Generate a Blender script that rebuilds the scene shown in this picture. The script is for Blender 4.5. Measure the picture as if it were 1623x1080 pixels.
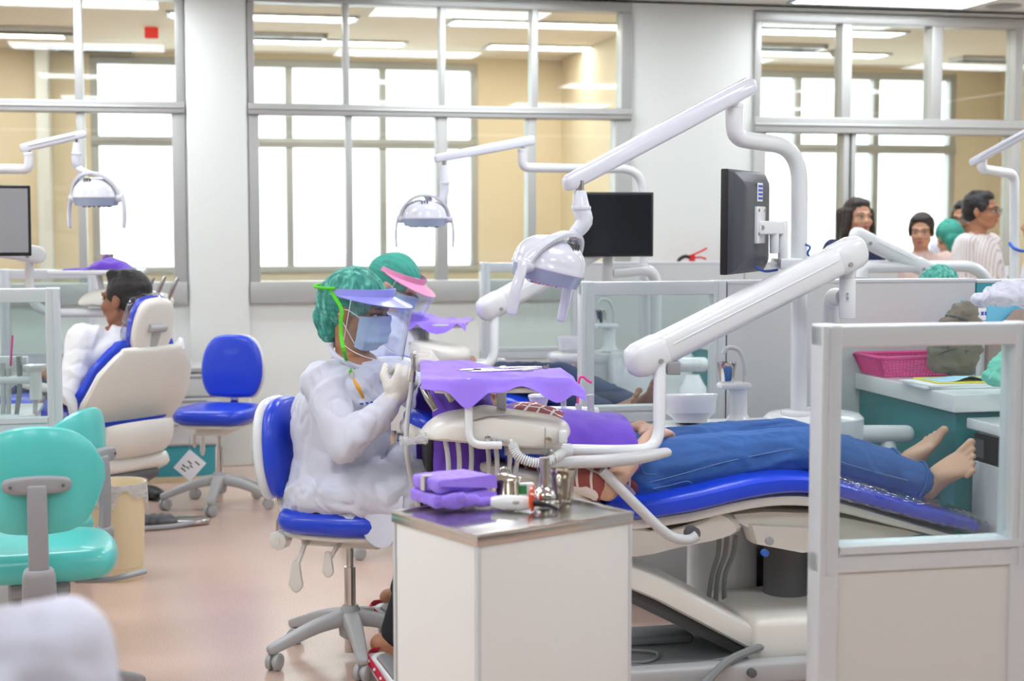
import bpy, bmesh, math, random
from mathutils import Vector, Matrix, noise
random.seed(7)
SC = bpy.context.scene
for _o in list(bpy.data.objects): bpy.data.objects.remove(_o)
COL = SC.collection
PI = math.pi
V3 = Vector
# ------------------------------------------------------------------ camera
FPX, CX, CY, CAMZ = 2420.0, 811.5, 540.0, 1.41
PITCH = math.atan((540 - 352) / FPX)
cp, sp = math.cos(PITCH), math.sin(PITCH)
cam_d = bpy.data.cameras.new('camera'); cam = bpy.data.objects.new('camera', cam_d); COL.objects.link(cam)
cam.location = (0, 0, CAMZ); cam.rotation_euler = (PI / 2 - PITCH, 0, 0)
cam_d.sensor_fit = 'HORIZONTAL'; cam_d.sensor_width = 36.0; cam_d.lens = 36.0 * FPX / 1623.0
cam_d.clip_start = 0.05; cam_d.clip_end = 200
cam_d.dof.use_dof = True; cam_d.dof.focus_distance = 4.72; cam_d.dof.aperture_fstop = 3.4
SC.camera = cam
# ------------------------------------------------------------------ world, exposure
SC.view_settings.view_transform = 'Standard'; SC.view_settings.look = 'None'
SC.view_settings.gamma = 1.0; SC.view_settings.use_curve_mapping = False
SC.view_settings.exposure = 0.14
SC.cycles.use_denoising = True
SC.cycles.max_bounces = 6; SC.cycles.transparent_max_bounces = 16
SC.cycles.diffuse_bounces = 3; SC.cycles.glossy_bounces = 3
SC.cycles.use_adaptive_sampling = True; SC.cycles.adaptive_threshold = 0.05
SC.cycles.sample_clamp_indirect = 8.0
WORLD_STRENGTH = 3.6
LAMP_STRENGTH = 13.2
w = bpy.data.worlds.new('overcast_sky'); SC.world = w; w.use_nodes = True
_bg = w.node_tree.nodes['Background']; _bg.inputs[0].default_value = (0.98, 1.0, 1.0, 1); _bg.inputs[1].default_value = WORLD_STRENGTH

# ------------------------------------------------------------------ projection helpers: photo pixel + distance -> place in the room
def ray(px, py):
    xc = (px - CX) / FPX; yc = -(py - CY) / FPX
    return V3((xc, cp + yc * sp, -sp + yc * cp))
def P(px, py, Y):
    d = ray(px, py)
    return V3((0, 0, CAMZ)) + d * (Y / d.y)
ANG = math.radians(12.0)                       # the room's axes against the viewing direction
UD = V3((math.cos(ANG), math.sin(ANG), 0)); VD = V3((-math.sin(ANG), math.cos(ANG), 0)); ZD = V3((0, 0, 1))
def R(u, v, z): return UD * u + VD * v + ZD * z
def W(px, py, v0):                             # pixel on the room plane v = v0 -> (u, z)
    d = ray(px, py); t = v0 / d.dot(VD)
    return t * d.dot(UD), CAMZ + t * d.z
def WP(px, py, v0):
    u, z = W(px, py, v0); return R(u, v0, z)
def FLOORP(px, Y): p = P(px, 600, Y); return V3((p.x, p.y, 0))
ROOM_M = Matrix.Rotation(ANG, 4, 'Z')
def TP(l): return [P(*t) for t in l]

# ------------------------------------------------------------------ materials
def lin(c): c = c / 255.0; return c / 12.92 if c <= 0.04045 else ((c + 0.055) / 1.055) ** 2.4
def L3(rgb): return (lin(rgb[0]), lin(rgb[1]), lin(rgb[2]), 1)
MATS = {}
def mat(name, rgb, rough=0.5, metal=0.0, var=0.04, vs=6.0, bump=0.0, bs=60.0, coat=0.0, alpha=1.0, sss=0.0, emit=0.0, spec=0.5, stretch=None, sheen=0.0):
    m = bpy.data.materials.new(name); m.use_nodes = True; nt = m.node_tree; b = nt.nodes['Principled BSDF']
    N = nt.nodes.new; K = nt.links.new
    tc = N('ShaderNodeTexCoord'); src = tc.outputs['Object']
    if stretch:
        mp = N('ShaderNodeMapping'); mp.inputs['Scale'].default_value = stretch; K(src, mp.inputs['Vector']); src = mp.outputs['Vector']
    nz = N('ShaderNodeTexNoise'); nz.inputs['Scale'].default_value = vs; nz.inputs['Detail'].default_value = 4; K(src, nz.inputs['Vector'])
    mx = N('ShaderNodeMix'); mx.data_type = 'RGBA'
    c = L3(rgb)
    mx.inputs['A'].default_value = tuple(x * (1 - var) for x in c[:3]) + (1,)
    mx.inputs['B'].default_value = tuple(min(1, x * (1 + var)) for x in c[:3]) + (1,)
    K(nz.outputs['Fac'], mx.inputs['Factor']); K(mx.outputs['Result'], b.inputs['Base Color'])
    b.inputs['Roughness'].default_value = rough; b.inputs['Metallic'].default_value = metal
    b.inputs['Specular IOR Level'].default_value = spec
    if coat: b.inputs['Coat Weight'].default_value = coat; b.inputs['Coat Roughness'].default_value = 0.08
    if sheen: b.inputs['Sheen Weight'].default_value = sheen
    if alpha < 1: b.inputs['Alpha'].default_value = alpha
    if sss: b.inputs['Subsurface Weight'].default_value = sss; b.inputs['Subsurface Radius'].default_value = (0.02, 0.008, 0.005); b.inputs['Subsurface Scale'].default_value = 0.3
    if emit: b.inputs['Emission Color'].default_value = c; b.inputs['Emission Strength'].default_value = emit
    if bump:
        n2 = N('ShaderNodeTexNoise'); n2.inputs['Scale'].default_value = bs; n2.inputs['Detail'].default_value = 3; K(src, n2.inputs['Vector'])
        bp = N('ShaderNodeBump'); bp.inputs['Strength'].default_value = bump; bp.inputs['Distance'].default_value = 0.01
        K(n2.outputs['Fac'], bp.inputs['Height']); K(bp.outputs['Normal'], b.inputs['Normal'])
    MATS[name] = m; return m
def glass(name, tint=(255, 255, 255), refl=1.0, rough=0.02, haze=0.0, ior=1.45):
    m = bpy.data.materials.new(name); m.use_nodes = True; nt = m.node_tree; N = nt.nodes.new; K = nt.links.new
    nt.nodes.remove(nt.nodes['Principled BSDF']); out = nt.nodes['Material Output']
    tr = N('ShaderNodeBsdfTransparent'); gl = N('ShaderNodeBsdfGlossy'); gl.inputs['Roughness'].default_value = rough
    tr.inputs[0].default_value = L3(tint)
    fr = N('ShaderNodeLayerWeight'); fr.inputs['Blend'].default_value = 0.5
    pw_ = N('ShaderNodeMath'); pw_.operation = 'POWER'; pw_.inputs[1].default_value = 4.0; K(fr.outputs['Facing'], pw_.inputs[0])
    ma = N('ShaderNodeMath'); ma.operation = 'MULTIPLY_ADD'; ma.inputs[1].default_value = 0.7; ma.inputs[2].default_value = 0.04; K(pw_.outputs[0], ma.inputs[0])
    mul = N('ShaderNodeMath'); mul.operation = 'MULTIPLY'; mul.inputs[1].default_value = refl; mul.use_clamp = True; K(ma.outputs[0], mul.inputs[0])
    ms = N('ShaderNodeMixShader'); K(mul.outputs[0], ms.inputs[0]); K(tr.outputs[0], ms.inputs[1]); K(gl.outputs[0], ms.inputs[2])
    last = ms
    if haze:
        df = N('ShaderNodeBsdfDiffuse'); df.inputs[0].default_value = (0.85, 0.88, 0.9, 1)
        nz = N('ShaderNodeTexNoise'); nz.inputs['Scale'].default_value = 3
        mm = N('ShaderNodeMath'); mm.operation = 'MULTIPLY'; mm.inputs[1].default_value = haze * 2; K(nz.outputs['Fac'], mm.inputs[0])
        m2 = N('ShaderNodeMixShader'); K(mm.outputs[0], m2.inputs[0]); K(ms.outputs[0], m2.inputs[1]); K(df.outputs[0], m2.inputs[2]); last = m2
    K(last.outputs[0], out.inputs['Surface']); MATS[name] = m; return m
def emis(name, rgb, s):
    m = bpy.data.materials.new(name); m.use_nodes = True; nt = m.node_tree
    nt.nodes.remove(nt.nodes['Principled BSDF']); e = nt.nodes.new('ShaderNodeEmission')
    e.inputs[0].default_value = L3(rgb); e.inputs[1].default_value = s
    nt.links.new(e.outputs[0], nt.nodes['Material Output'].inputs['Surface']); MATS[name] = m; return m

mat('wall_white', (230, 232, 227), 0.6, var=0.02, vs=1.5, bump=0.03, bs=90)
mat('wall_cream', (240, 224, 194), 0.6, var=0.02, vs=1.2)
mat('ceiling_cream', (238, 226, 206), 0.8, var=0.02, vs=30)
mat('ceiling', (226, 225, 221), 0.8, var=0.02, vs=30, bump=0.05, bs=200)
mat('alu', (184, 184, 181), 0.38, 0.25, var=0.03, vs=2)
mat('alu_light', (212, 217, 220), 0.32, 0.2, var=0.02, vs=2)
mat('panel_grey', (206, 207, 206), 0.5, var=0.015, vs=1.5)
mat('laminate', (214, 213, 208), 0.42, var=0.015, vs=2)
mat('laminate_white', (233, 232, 228), 0.4, var=0.015, vs=2)
mat('white_plastic', (226, 227, 228), 0.22, var=0.015, vs=3, coat=0.3)
mat('lamp_plastic', (216, 217, 227), 0.16, var=0.015, vs=3, coat=0.4)
mat('warm_plastic', (228, 224, 215), 0.3, var=0.015, vs=3, coat=0.15)
mat('grey_plastic', (178, 178, 178), 0.4, var=0.02, vs=3)
mat('grey_arm', (200, 200, 200), 0.35, var=0.02, vs=3)
mat('mid_grey', (150, 150, 152), 0.45, var=0.03)
mat('dark_grey', (92, 92, 94), 0.5, var=0.05)
mat('base_grey', (128, 130, 131), 0.5, 0.1, var=0.05, bump=0.05, bs=150)
mat('black', (24, 24, 27), 0.45, var=0.08)
mat('bezel_blue', (160, 172, 200), 0.2, var=0.02, coat=0.3)
mat('screen', (20, 22, 27), 0.18, var=0.02)
mat('monitor_back', (62, 66, 74), 0.4, var=0.04, bump=0.02, bs=300)
mat('chrome', (215, 213, 210), 0.09, 1.0, var=0.02)
mat('steel', (196, 192, 186), 0.2, 1.0, var=0.04, vs=3, stretch=(1, 14, 14))
mat('steel_warm', (205, 196, 182), 0.14, 1.0, var=0.05)
mat('blue_vinyl', (28, 66, 208), 0.3, var=0.05, vs=4, bump=0.03, bs=180, coat=0.15)
mat('teal_vinyl', (86, 198, 190), 0.3, var=0.03, vs=4, bump=0.02, bs=160, coat=0.2)
mat('teal_panel', (40, 132, 138), 0.5, var=0.03, vs=2)
mat('teal_kick', (64, 160, 172), 0.5, var=0.03)
mat('purple', (156, 122, 238), 0.75, var=0.06, vs=9, bump=0.12, bs=45, sheen=0.2)
mat('purple_deep', (104, 62, 190), 0.8, var=0.08, vs=9, bump=0.12, bs=45, sheen=0.2)
mat('coat', (212, 213, 226), 0.8, var=0.02, vs=5, bump=0.35, bs=16, sheen=0.1)
mat('shirt_white', (232, 231, 232), 0.85, var=0.02, vs=5, bump=0.3, bs=14)
mat('cap_teal', (60, 158, 140), 0.7, var=0.25, vs=26, bump=0.3, bs=55, stretch=(1, 1, .35))
mat('cap_fold', (120, 205, 186), 0.7, var=0.12, vs=30)
mat('visor_blue', (158, 160, 240), 0.28, var=0.02, coat=0.3)
mat('visor_pink', (240, 158, 200), 0.3, var=0.02, coat=0.3)
mat('mask', (186, 212, 234), 0.85, var=0.03, bump=0.1, bs=90)
mat('mask_white', (238, 240, 244), 0.8)
mat('glove', (226, 220, 212), 0.45, var=0.03, bump=0.12, bs=60)
mat('skin', (202, 152, 122), 0.5, var=0.06, vs=12)
mat('skin_tan', (178, 124, 92), 0.5, var=0.07, vs=12)
mat('skin_dark', (150, 100, 74), 0.5, var=0.08, vs=12)
mat('skin_foot', (208, 164, 138), 0.5, var=0.08, vs=14)
mat('hair', (26, 22, 22), 0.42, var=0.3, vs=30, bump=0.4, bs=120, stretch=(4, 4, .6))
mat('hair_brown', (46, 32, 27), 0.4, var=0.3, vs=30, bump=0.4, bs=120, stretch=(4, 4, .6))
mat('lips', (176, 96, 92), 0.4)
mat('eye_white', (225, 222, 220), 0.25)
mat('iris', (30, 20, 16), 0.15)
mat('navy', (36, 40, 78), 0.85, var=0.1, bump=0.08, bs=60)
mat('pink_blouse', (222, 196, 186), 0.85, var=0.14, vs=40, bump=0.08, bs=60)
mat('trousers', (32, 32, 36), 0.85, var=0.1)
mat('lime', (84, 205, 30), 0.6, var=0.15, vs=80)
mat('orange', (244, 168, 40), 0.5)
mat('orange_shield', (240, 84, 24), 0.15, var=0.04, coat=0.5)
mat('beige_bin', (226, 206, 168), 0.45, var=0.02)
mat('pink', (240, 72, 158), 0.4, var=0.03)
mat('yellow', (240, 220, 80), 0.6)
mat('paper', (240, 241, 244), 0.7, var=0.02)
mat('paper_blue', (176, 218, 240), 0.7, var=0.03)
mat('ink_blue', (66, 84, 190), 0.6)
mat('ink_dark', (52, 50, 62), 0.6)
mat('taupe', (122, 116, 104), 0.9, var=0.12, bump=0.2, bs=40)
mat('file_brown', (166, 146, 138), 0.6, var=0.03)
mat('cyan_folder', (110, 190, 220), 0.5)
mat('navy_folder', (36, 58, 140), 0.5)
mat('red', (216, 44, 40), 0.35)
mat('red_band', (208, 44, 74), 0.5)
mat('green_label', (70, 150, 84), 0.6)
mat('tape', (206, 200, 190), 0.8)
mat('cable_blue', (52, 96, 190), 0.5)
mat('cord_grey', (132, 134, 134), 0.5)
mat('mint', (120, 216, 190), 0.45)
mat('far_shelf', (118, 138, 146), 0.5, var=0.15, vs=2)
mat('white_gloss', (240, 241, 242), 0.1, var=0.01, coat=0.5)
glass('pane', (246, 250, 250), 1.0, 0.01)
glass('partition_glass', (240, 247, 246), 1.1, 0.015, haze=0.012)
glass('shield_clear', (248, 250, 255), 1.0, 0.03, haze=0.02)
glass('plastic_film', (240, 242, 255), 3.0, 0.03, haze=0.004)
glass('liner', (250, 250, 250), 1.5, 0.2, haze=0.3)
glass('lens_clear', (250, 240, 225), 1.2, 0.03)
emis('troffer', (240, 247, 254), LAMP_STRENGTH)
emis('troffer_far', (255, 248, 236), LAMP_STRENGTH * 1.0)
emis('exit_red', (236, 52, 38), 0.9)

def extra_mats():
    # vinyl floor: pink-beige with fine flecks
    m = bpy.data.materials.new('floor_vinyl'); m.use_nodes = True; nt = m.node_tree; b = nt.nodes['Principled BSDF']; N = nt.nodes.new; K = nt.links.new
    tc = N('ShaderNodeTexCoord')
    n1 = N('ShaderNodeTexNoise'); n1.inputs['Scale'].default_value = 260; n1.inputs['Detail'].default_value = 2; K(tc.outputs['Object'], n1.inputs['Vector'])
    r1 = N('ShaderNodeValToRGB'); e = r1.color_ramp.elements; e[0].position = .35; e[0].color = L3((204, 171, 154)); e[1].position = .68; e[1].color = L3((230, 202, 186)); K(n1.outputs['Fac'], r1.inputs[0])
    n2 = N('ShaderNodeTexNoise'); n2.inputs['Scale'].default_value = 1.3; K(tc.outputs['Object'], n2.inputs['Vector'])
    mx = N('ShaderNodeMix'); mx.data_type = 'RGBA'; mx.blend_type = 'MULTIPLY'; mx.inputs['Factor'].default_value = 0.12
    K(r1.outputs[0], mx.inputs['A']); K(n2.outputs['Fac'], mx.inputs['B']); K(mx.outputs['Result'], b.inputs['Base Color'])
    b.inputs['Roughness'].default_value = 0.17; b.inputs['Specular IOR Level'].default_value = 0.75
    n3 = N('ShaderNodeTexNoise'); n3.inputs['Scale'].default_value = 170; K(tc.outputs['Object'], n3.inputs['Vector'])
    bp = N('ShaderNodeBump'); bp.inputs['Strength'].default_value = 0.12; bp.inputs['Distance'].default_value = 0.004; K(n3.outputs['Fac'], bp.inputs['Height']); K(bp.outputs[0], b.inputs['Normal'])
    MATS['floor_vinyl'] = m
    # denim
    m = mat('denim', (54, 96, 160), 0.85, var=0.32, vs=7, bump=0.12, bs=240)
    mat('denim_seam', (120, 150, 190), 0.8)
    mat('denim_dark', (36, 52, 84), 0.85, var=0.25, vs=7, bump=0.12, bs=240)
    # brick-red shirt with pale wavy lines
    m = bpy.data.materials.new('plaid'); m.use_nodes = True; nt = m.node_tree; b = nt.nodes['Principled BSDF']; N = nt.nodes.new; K = nt.links.new
    tc = N('ShaderNodeTexCoord'); col = None
    prev = None
    for (rot, sc, pos) in (((0, 0, .5), 24.0, .93), ((0, .9, -.7), 20.0, .94)):
        mp = N('ShaderNodeMapping'); mp.inputs['Rotation'].default_value = rot; K(tc.outputs['Object'], mp.inputs['Vector'])
        wv = N('ShaderNodeTexWave'); wv.inputs['Scale'].default_value = sc / 3; wv.inputs['Distortion'].default_value = 1.2; wv.inputs['Detail'].default_value = 0; K(mp.outputs[0], wv.inputs['Vector'])
        g = N('ShaderNodeMath'); g.operation = 'GREATER_THAN'; g.inputs[1].default_value = pos; K(wv.outputs['Fac'], g.inputs[0])
        if prev is None: prev = g
        else:
            a = N('ShaderNodeMath'); a.operation = 'MAXIMUM'; K(prev.outputs[0], a.inputs[0]); K(g.outputs[0], a.inputs[1]); prev = a
    mx = N('ShaderNodeMix'); mx.data_type = 'RGBA'; mx.inputs['A'].default_value = L3((158, 82, 78)); mx.inputs['B'].default_value = L3((232, 224, 218)); K(prev.outputs[0], mx.inputs['Factor']); K(mx.outputs['Result'], b.inputs['Base Color'])
    b.inputs['Roughness'].default_value = 0.85; MATS['plaid'] = m
    # white shirt with thin vertical stripes
    m = bpy.data.materials.new('stripe_shirt'); m.use_nodes = True; nt = m.node_tree; b = nt.nodes['Principled BSDF']; N = nt.nodes.new; K = nt.links.new
    tc = N('ShaderNodeTexCoord'); mp = N('ShaderNodeMapping'); mp.inputs['Rotation'].default_value = (0, 0, .6); K(tc.outputs['Object'], mp.inputs['Vector'])
    wv = N('ShaderNodeTexWave'); wv.inputs['Scale'].default_value = 22; wv.inputs['Distortion'].default_value = .8; K(mp.outputs[0], wv.inputs['Vector'])
    rp = N('ShaderNodeValToRGB'); e = rp.color_ramp.elements; e[0].position = .0; e[0].color = L3((186, 172, 168)); e[1].position = .22; e[1].color = L3((234, 229, 228)); K(wv.outputs['Fac'], rp.inputs[0]); K(rp.outputs[0], b.inputs['Base Color'])
    b.inputs['Roughness'].default_value = 0.85; MATS['stripe_shirt'] = m
    # hair net: dark hair showing through teal mesh, with pale gathers
    m = bpy.data.materials.new('cap_net'); m.use_nodes = True; nt = m.node_tree; b = nt.nodes['Principled BSDF']; N = nt.nodes.new; K = nt.links.new
    tc = N('ShaderNodeTexCoord'); mp = N('ShaderNodeMapping'); mp.inputs['Scale'].default_value = (1, 1, .22); K(tc.outputs['Object'], mp.inputs['Vector'])
    nz = N('ShaderNodeTexNoise'); nz.inputs['Scale'].default_value = 55; nz.inputs['Detail'].default_value = 5; nz.inputs['Distortion'].default_value = .6; K(mp.outputs[0], nz.inputs['Vector'])
    rp = N('ShaderNodeValToRGB'); e = rp.color_ramp.elements; e[0].position = .3; e[0].color = L3((42, 112, 104)); e[1].position = .72; e[1].color = L3((136, 214, 196)); k = e.new(.52); k.color = L3((66, 158, 142)); K(nz.outputs['Fac'], rp.inputs[0]); K(rp.outputs[0], b.inputs['Base Color'])
    bp = N('ShaderNodeBump'); bp.inputs['Strength'].default_value = .5; bp.inputs['Distance'].default_value = .01; K(nz.outputs['Fac'], bp.inputs['Height']); K(bp.outputs[0], b.inputs['Normal'])
    b.inputs['Roughness'].default_value = 0.7; MATS['cap_net'] = m
extra_mats()

# ------------------------------------------------------------------ mesh building
def catmull(pts, k):
    if k <= 1 or len(pts) < 3: return list(pts)
    out = []
    n = len(pts)
    for i in range(n - 1):
        p0 = pts[max(i - 1, 0)]; p1 = pts[i]; p2 = pts[i + 1]; p3 = pts[min(i + 2, n - 1)]
        for j in range(k):
            t = j / k; t2 = t * t; t3 = t2 * t
            out.append((p1 * 2 + (p2 - p0) * t + (p0 * 2 - p1 * 5 + p2 * 4 - p3) * t2 + (p1 * 3 - p0 - p2 * 3 + p3) * t3) * 0.5)
    out.append(pts[-1]); return out
def bendpath(pts, r, k=6):
    """polyline with each inner corner rounded"""
    out = [pts[0]]
    for i in range(1, len(pts) - 1):
        a, b, c = pts[i - 1], pts[i], pts[i + 1]
        d1 = (a - b); d2 = (c - b); l = min(r, d1.length * .49, d2.length * .49)
        p, q = b + d1.normalized() * l, b + d2.normalized() * l
        for j in range(k + 1):
            t = j / k; out.append(p * (1 - t) ** 2 + b * 2 * t * (1 - t) + q * t * t)
    out.append(pts[-1]); return out
def sgnpow(x, e): return math.copysign(abs(x) ** e, x)
def basis(z, xhint=None):
    z = z.normalized(); h = xhint if xhint is not None else (V3((0, 0, 1)) if abs(z.z) < .9 else V3((1, 0, 0)))
    x = (h - z * h.dot(z)).normalized(); return x, z.cross(x), z
def MF(o, x, y, z=None):
    """frame matrix"""
    x = x.normalized(); z = z.normalized() if z is not None else x.cross(y).normalized(); y = z.cross(x)
    return Matrix(((x.x, y.x, z.x, o.x), (x.y, y.y, z.y, o.y), (x.z, y.z, z.z, o.z), (0, 0, 0, 1)))

class MB:
    def __init__(s): s.v = []; s.f = []
    def add(s, vs, fs, M=None):
        o = len(s.v)
        s.v += [M @ V3(p) for p in vs] if M is not None else [V3(p) for p in vs]
        s.f += [tuple(i + o for i in f) for f in fs]; return s
    def box(s, x0, x1, y0, y1, z0, z1, M=None, bev=0.0):
        bm = bmesh.new(); bmesh.ops.create_cube(bm, size=1)
        for q in bm.verts: q.co = V3(((x0 + x1) / 2 + q.co.x * (x1 - x0), (y0 + y1) / 2 + q.co.y * (y1 - y0), (z0 + z1) / 2 + q.co.z * (z1 - z0)))
        if bev: bmesh.ops.bevel(bm, geom=bm.edges[:] , offset=bev, segments=3, profile=.5, affect='EDGES', clamp_overlap=True)
        bm.verts.index_update()
        s.add([q.co.copy() for q in bm.verts], [[q.index for q in f.verts] for f in bm.faces], M); bm.free(); return s
    def rbox(s, c, size, M=None, bev=0.0): return s.box(c[0] - size[0] / 2, c[0] + size[0] / 2, c[1] - size[1] / 2, c[1] + size[1] / 2, c[2] - size[2] / 2, c[2] + size[2] / 2, M, bev)
    def tube(s, pts, r, n=12, k=1, cap=True):
        ctrl = [V3(p) for p in pts]; pts = catmull(ctrl, k); m = len(pts)
        if isinstance(r, (list, tuple)):
            q = len(r) - 1; rs = []
            for i in range(m):
                x = i / (m - 1) * q; a = min(int(x), q - 1); rs.append(r[a] + (r[a + 1] - r[a]) * (x - a))
        else: rs = [r] * m
        x = None; rings = []
        for i in range(m):
            t = (pts[min(i + 1, m - 1)] - pts[max(i - 1, 0)])
            if t.length < 1e-9: t = V3((0, 0, 1))
            x, y, z = basis(t, x)
            rings.append([pts[i] + (x * math.cos(a) + y * math.sin(a)) * rs[i] for a in (2 * PI * j / n for j in range(n))])
        return s.loft(rings, cap)
    def loft(s, rings, cap=True, closed=True):
        n = len(rings[0]); vs = [p for r in rings for p in r]; fs = []
        for i in range(len(rings) - 1):
            for j in range(n if closed else n - 1):
                a, b = i * n + j, i * n + (j + 1) % n
                fs.append((a, b, b + n, a + n))
        if cap: fs.append(tuple(reversed(range(n)))); fs.append(tuple(range((len(rings) - 1) * n, len(rings) * n)))
        return s.add(vs, fs)
    def lathe(s, prof, n=28, M=None, squash=(1, 1)):
        rings = []
        for r, z in prof: rings.append([V3((r * squash[0] * math.cos(2 * PI * j / n), r * squash[1] * math.sin(2 * PI * j / n), z)) for j in range(n)])
        if M is not None: rings = [[M @ p for p in r] for r in rings]
        return s.loft(rings, True)
    def cyl(s, p0, p1, r, n=20, r1=None, bev=0.0):
        d = V3(p1) - V3(p0); l = d.length; x, y, z = basis(d); M = MF(V3(p0), x, y, z); r1 = r if r1 is None else r1
        pr = [(r, 0), (r1, l)] if not bev else [(r - bev, 0), (r - bev * .3, bev * .3), (r, bev), (r1, l - bev), (r1 - bev * .3, l - bev * .3), (r1 - bev, l)]
        return s.lathe(pr, n, M)
    def prism(s, poly, z0, z1, M=None):
        n = len(poly); vs = [(p[0], p[1], z0) for p in poly] + [(p[0], p[1], z1) for p in poly]
        fs = [tuple(reversed(range(n))), tuple(range(n, 2 * n))] + [(i, (i + 1) % n, (i + 1) % n + n, i + n) for i in range(n)]
        return s.add(vs, fs, M)
    def pad(s, poly, th, edge=None, bulge=0.0, M=None, smooth=1, ctr=None):
        pts = [V3((p[0], p[1], 0)) for p in poly]
        if smooth > 1:
            ext = pts[-2:] + pts + pts[:3]
            q = catmull(ext, smooth); pts = q[2 * smooth:2 * smooth + len(pts) * smooth]
        c = sum(pts, V3()) / len(pts) if ctr is None else V3((ctr[0], ctr[1], 0)); edge = th / 2 if edge is None else edge
        mr = sum((p - c).length for p in pts) / len(pts); rings = []
        for t in (-90, -60, -30, 0, 30, 60, 90):
            a = math.radians(t); k = 1 - edge * (1 - math.cos(a)) / mr
            rings.append([c + (p - c) * k + V3((0, 0, th / 2 * math.sin(a))) for p in pts])
        k0 = 1 - edge / mr; lo = []; hi = []
        for q in (.72, .4, .12):
            bz = bulge * (1 - q * q)
            hi.append([c + (p - c) * k0 * q + V3((0, 0, th / 2 + bz)) for p in pts]); lo.append([c + (p - c) * k0 * q + V3((0, 0, -th / 2 - bz * .3)) for p in pts])
        rings = lo[::-1] + rings + hi
        if M is not None: rings = [[M @ p for p in r] for r in rings]
        return s.loft(rings, True)
    def strip(s, path, widths, ths, side, n=24, e=.45, k=1, dome=True):
        m0 = len(path); idx = [V3((i, 0, 0)) for i in range(m0)]
        pts = catmull([V3(p) for p in path], k); m = len(pts)
        def itp(a, x):
            if not isinstance(a, (list, tuple)): return a
            x = x * (len(a) - 1); i = min(int(x), len(a) - 2); return a[i] + (a[i + 1] - a[i]) * (x - i)
        rings = []
        for i in range(m):
            t = (pts[min(i + 1, m - 1)] - pts[max(i - 1, 0)]).normalized(); sd = (side - t * side.dot(t)).normalized(); nr = t.cross(sd)
            x = i / (m - 1); wd, th = itp(widths, x), itp(ths, x)
            def ring(off, sw, st): return [pts[i] + t * off + sd * (wd / 2 * sw * sgnpow(math.cos(a), e)) + nr * (th / 2 * st * sgnpow(math.sin(a), e)) for a in (2 * PI * j / n for j in range(n))]
            ed = min(th, wd) / 2
            if i == 0 and dome:
                for q in (0.05, .4, .75): b = math.acos(1 - q) if q < 1 else PI / 2; rings.append(ring(-ed * math.cos(math.asin(min(1, q ** .5))), max(.05, 1 - ed * 2 * (1 - q ** .5) / max(wd, .001)), q ** .5))
            rings.append(ring(0, 1, 1))
            if i == m - 1 and dome:
                for q in (.75, .4, .05): rings.append(ring(ed * math.cos(math.asin(min(1, q ** .5))), max(.05, 1 - ed * 2 * (1 - q ** .5) / max(wd, .001)), q ** .5))
        return s.loft(rings, True)
    def ell(s, c, r, M=None, nu=20, nv=12):
        vs = []; fs = []; c = V3(c)
        rings = []
        for i in range(1, nv):
            a = PI * i / nv
            rings.append([c + V3((r[0] * math.sin(a) * math.cos(2 * PI * j / nu), r[1] * math.sin(a) * math.sin(2 * PI * j / nu), -r[2] * math.cos(a))) for j in range(nu)])
        vs = [p for q in rings for p in q]; n = nu
        for i in range(len(rings) - 1):
            for j in range(n): a, b = i * n + j, i * n + (j + 1) % n; fs.append((a, b, b + n, a + n))
        vs += [c - V3((0, 0, r[2])), c + V3((0, 0, r[2]))]; lo, hi = len(vs) - 2, len(vs) - 1; o = (len(rings) - 1) * n
        for j in range(n): fs.append((lo, (j + 1) % n, j)); fs.append((hi, o + j, o + (j + 1) % n))
        return s.add(vs, fs, M)
    def cap(s, p0, p1, r0, r1=None, n=14):
        """tapered capsule"""
        r1 = r0 if r1 is None else r1; p0, p1 = V3(p0), V3(p1); d = p1 - p0
        if d.length < 1e-6: return s.ell(p0, (r0,) * 3)
        x, y, z = basis(d); pr = [(p0 - z * r0 * math.cos(a), r0 * math.sin(a)) for a in (.25, .7, 1.15)] + [(p0, r0), (p1, r1)] + [(p1 + z * r1 * math.cos(a), r1 * math.sin(a)) for a in (1.15, .7, .25)]
        return s.loft([[c + (x * math.cos(2 * PI * j / n) + y * math.sin(2 * PI * j / n)) * r for j in range(n)] for c, r in pr])
    def eloft(s, st, n=22, e=.8, k=3):
        """stations (centre, axis1 vec, axis2 vec): elliptical body, closed with domes"""
        C = catmull([V3(a[0]) for a in st], k); A = catmull([V3(a[1]) for a in st], k); B = catmull([V3(a[2]) for a in st], k)
        rings = []; m = len(C)
        t0 = (C[0] - C[1]).normalized(); t1 = (C[-1] - C[-2]).normalized()
        def rg(c, a, b, q=1): return [c + a * (q * sgnpow(math.cos(2 * PI * j / n), e)) + b * (q * sgnpow(math.sin(2 * PI * j / n), e)) for j in range(n)]
        h0 = min(A[0].length, B[0].length) * .6; h1 = min(A[-1].length, B[-1].length) * .6
        for q in (.25, .6, .87): rings.append(rg(C[0] + t0 * h0 * math.sqrt(1 - q * q), A[0], B[0], q))
        for i in range(m): rings.append(rg(C[i], A[i], B[i]))
        for q in (.87, .6, .25): rings.append(rg(C[-1] + t1 * h1 * math.sqrt(1 - q * q), A[-1], B[-1], q))
        return s.loft(rings)
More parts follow.
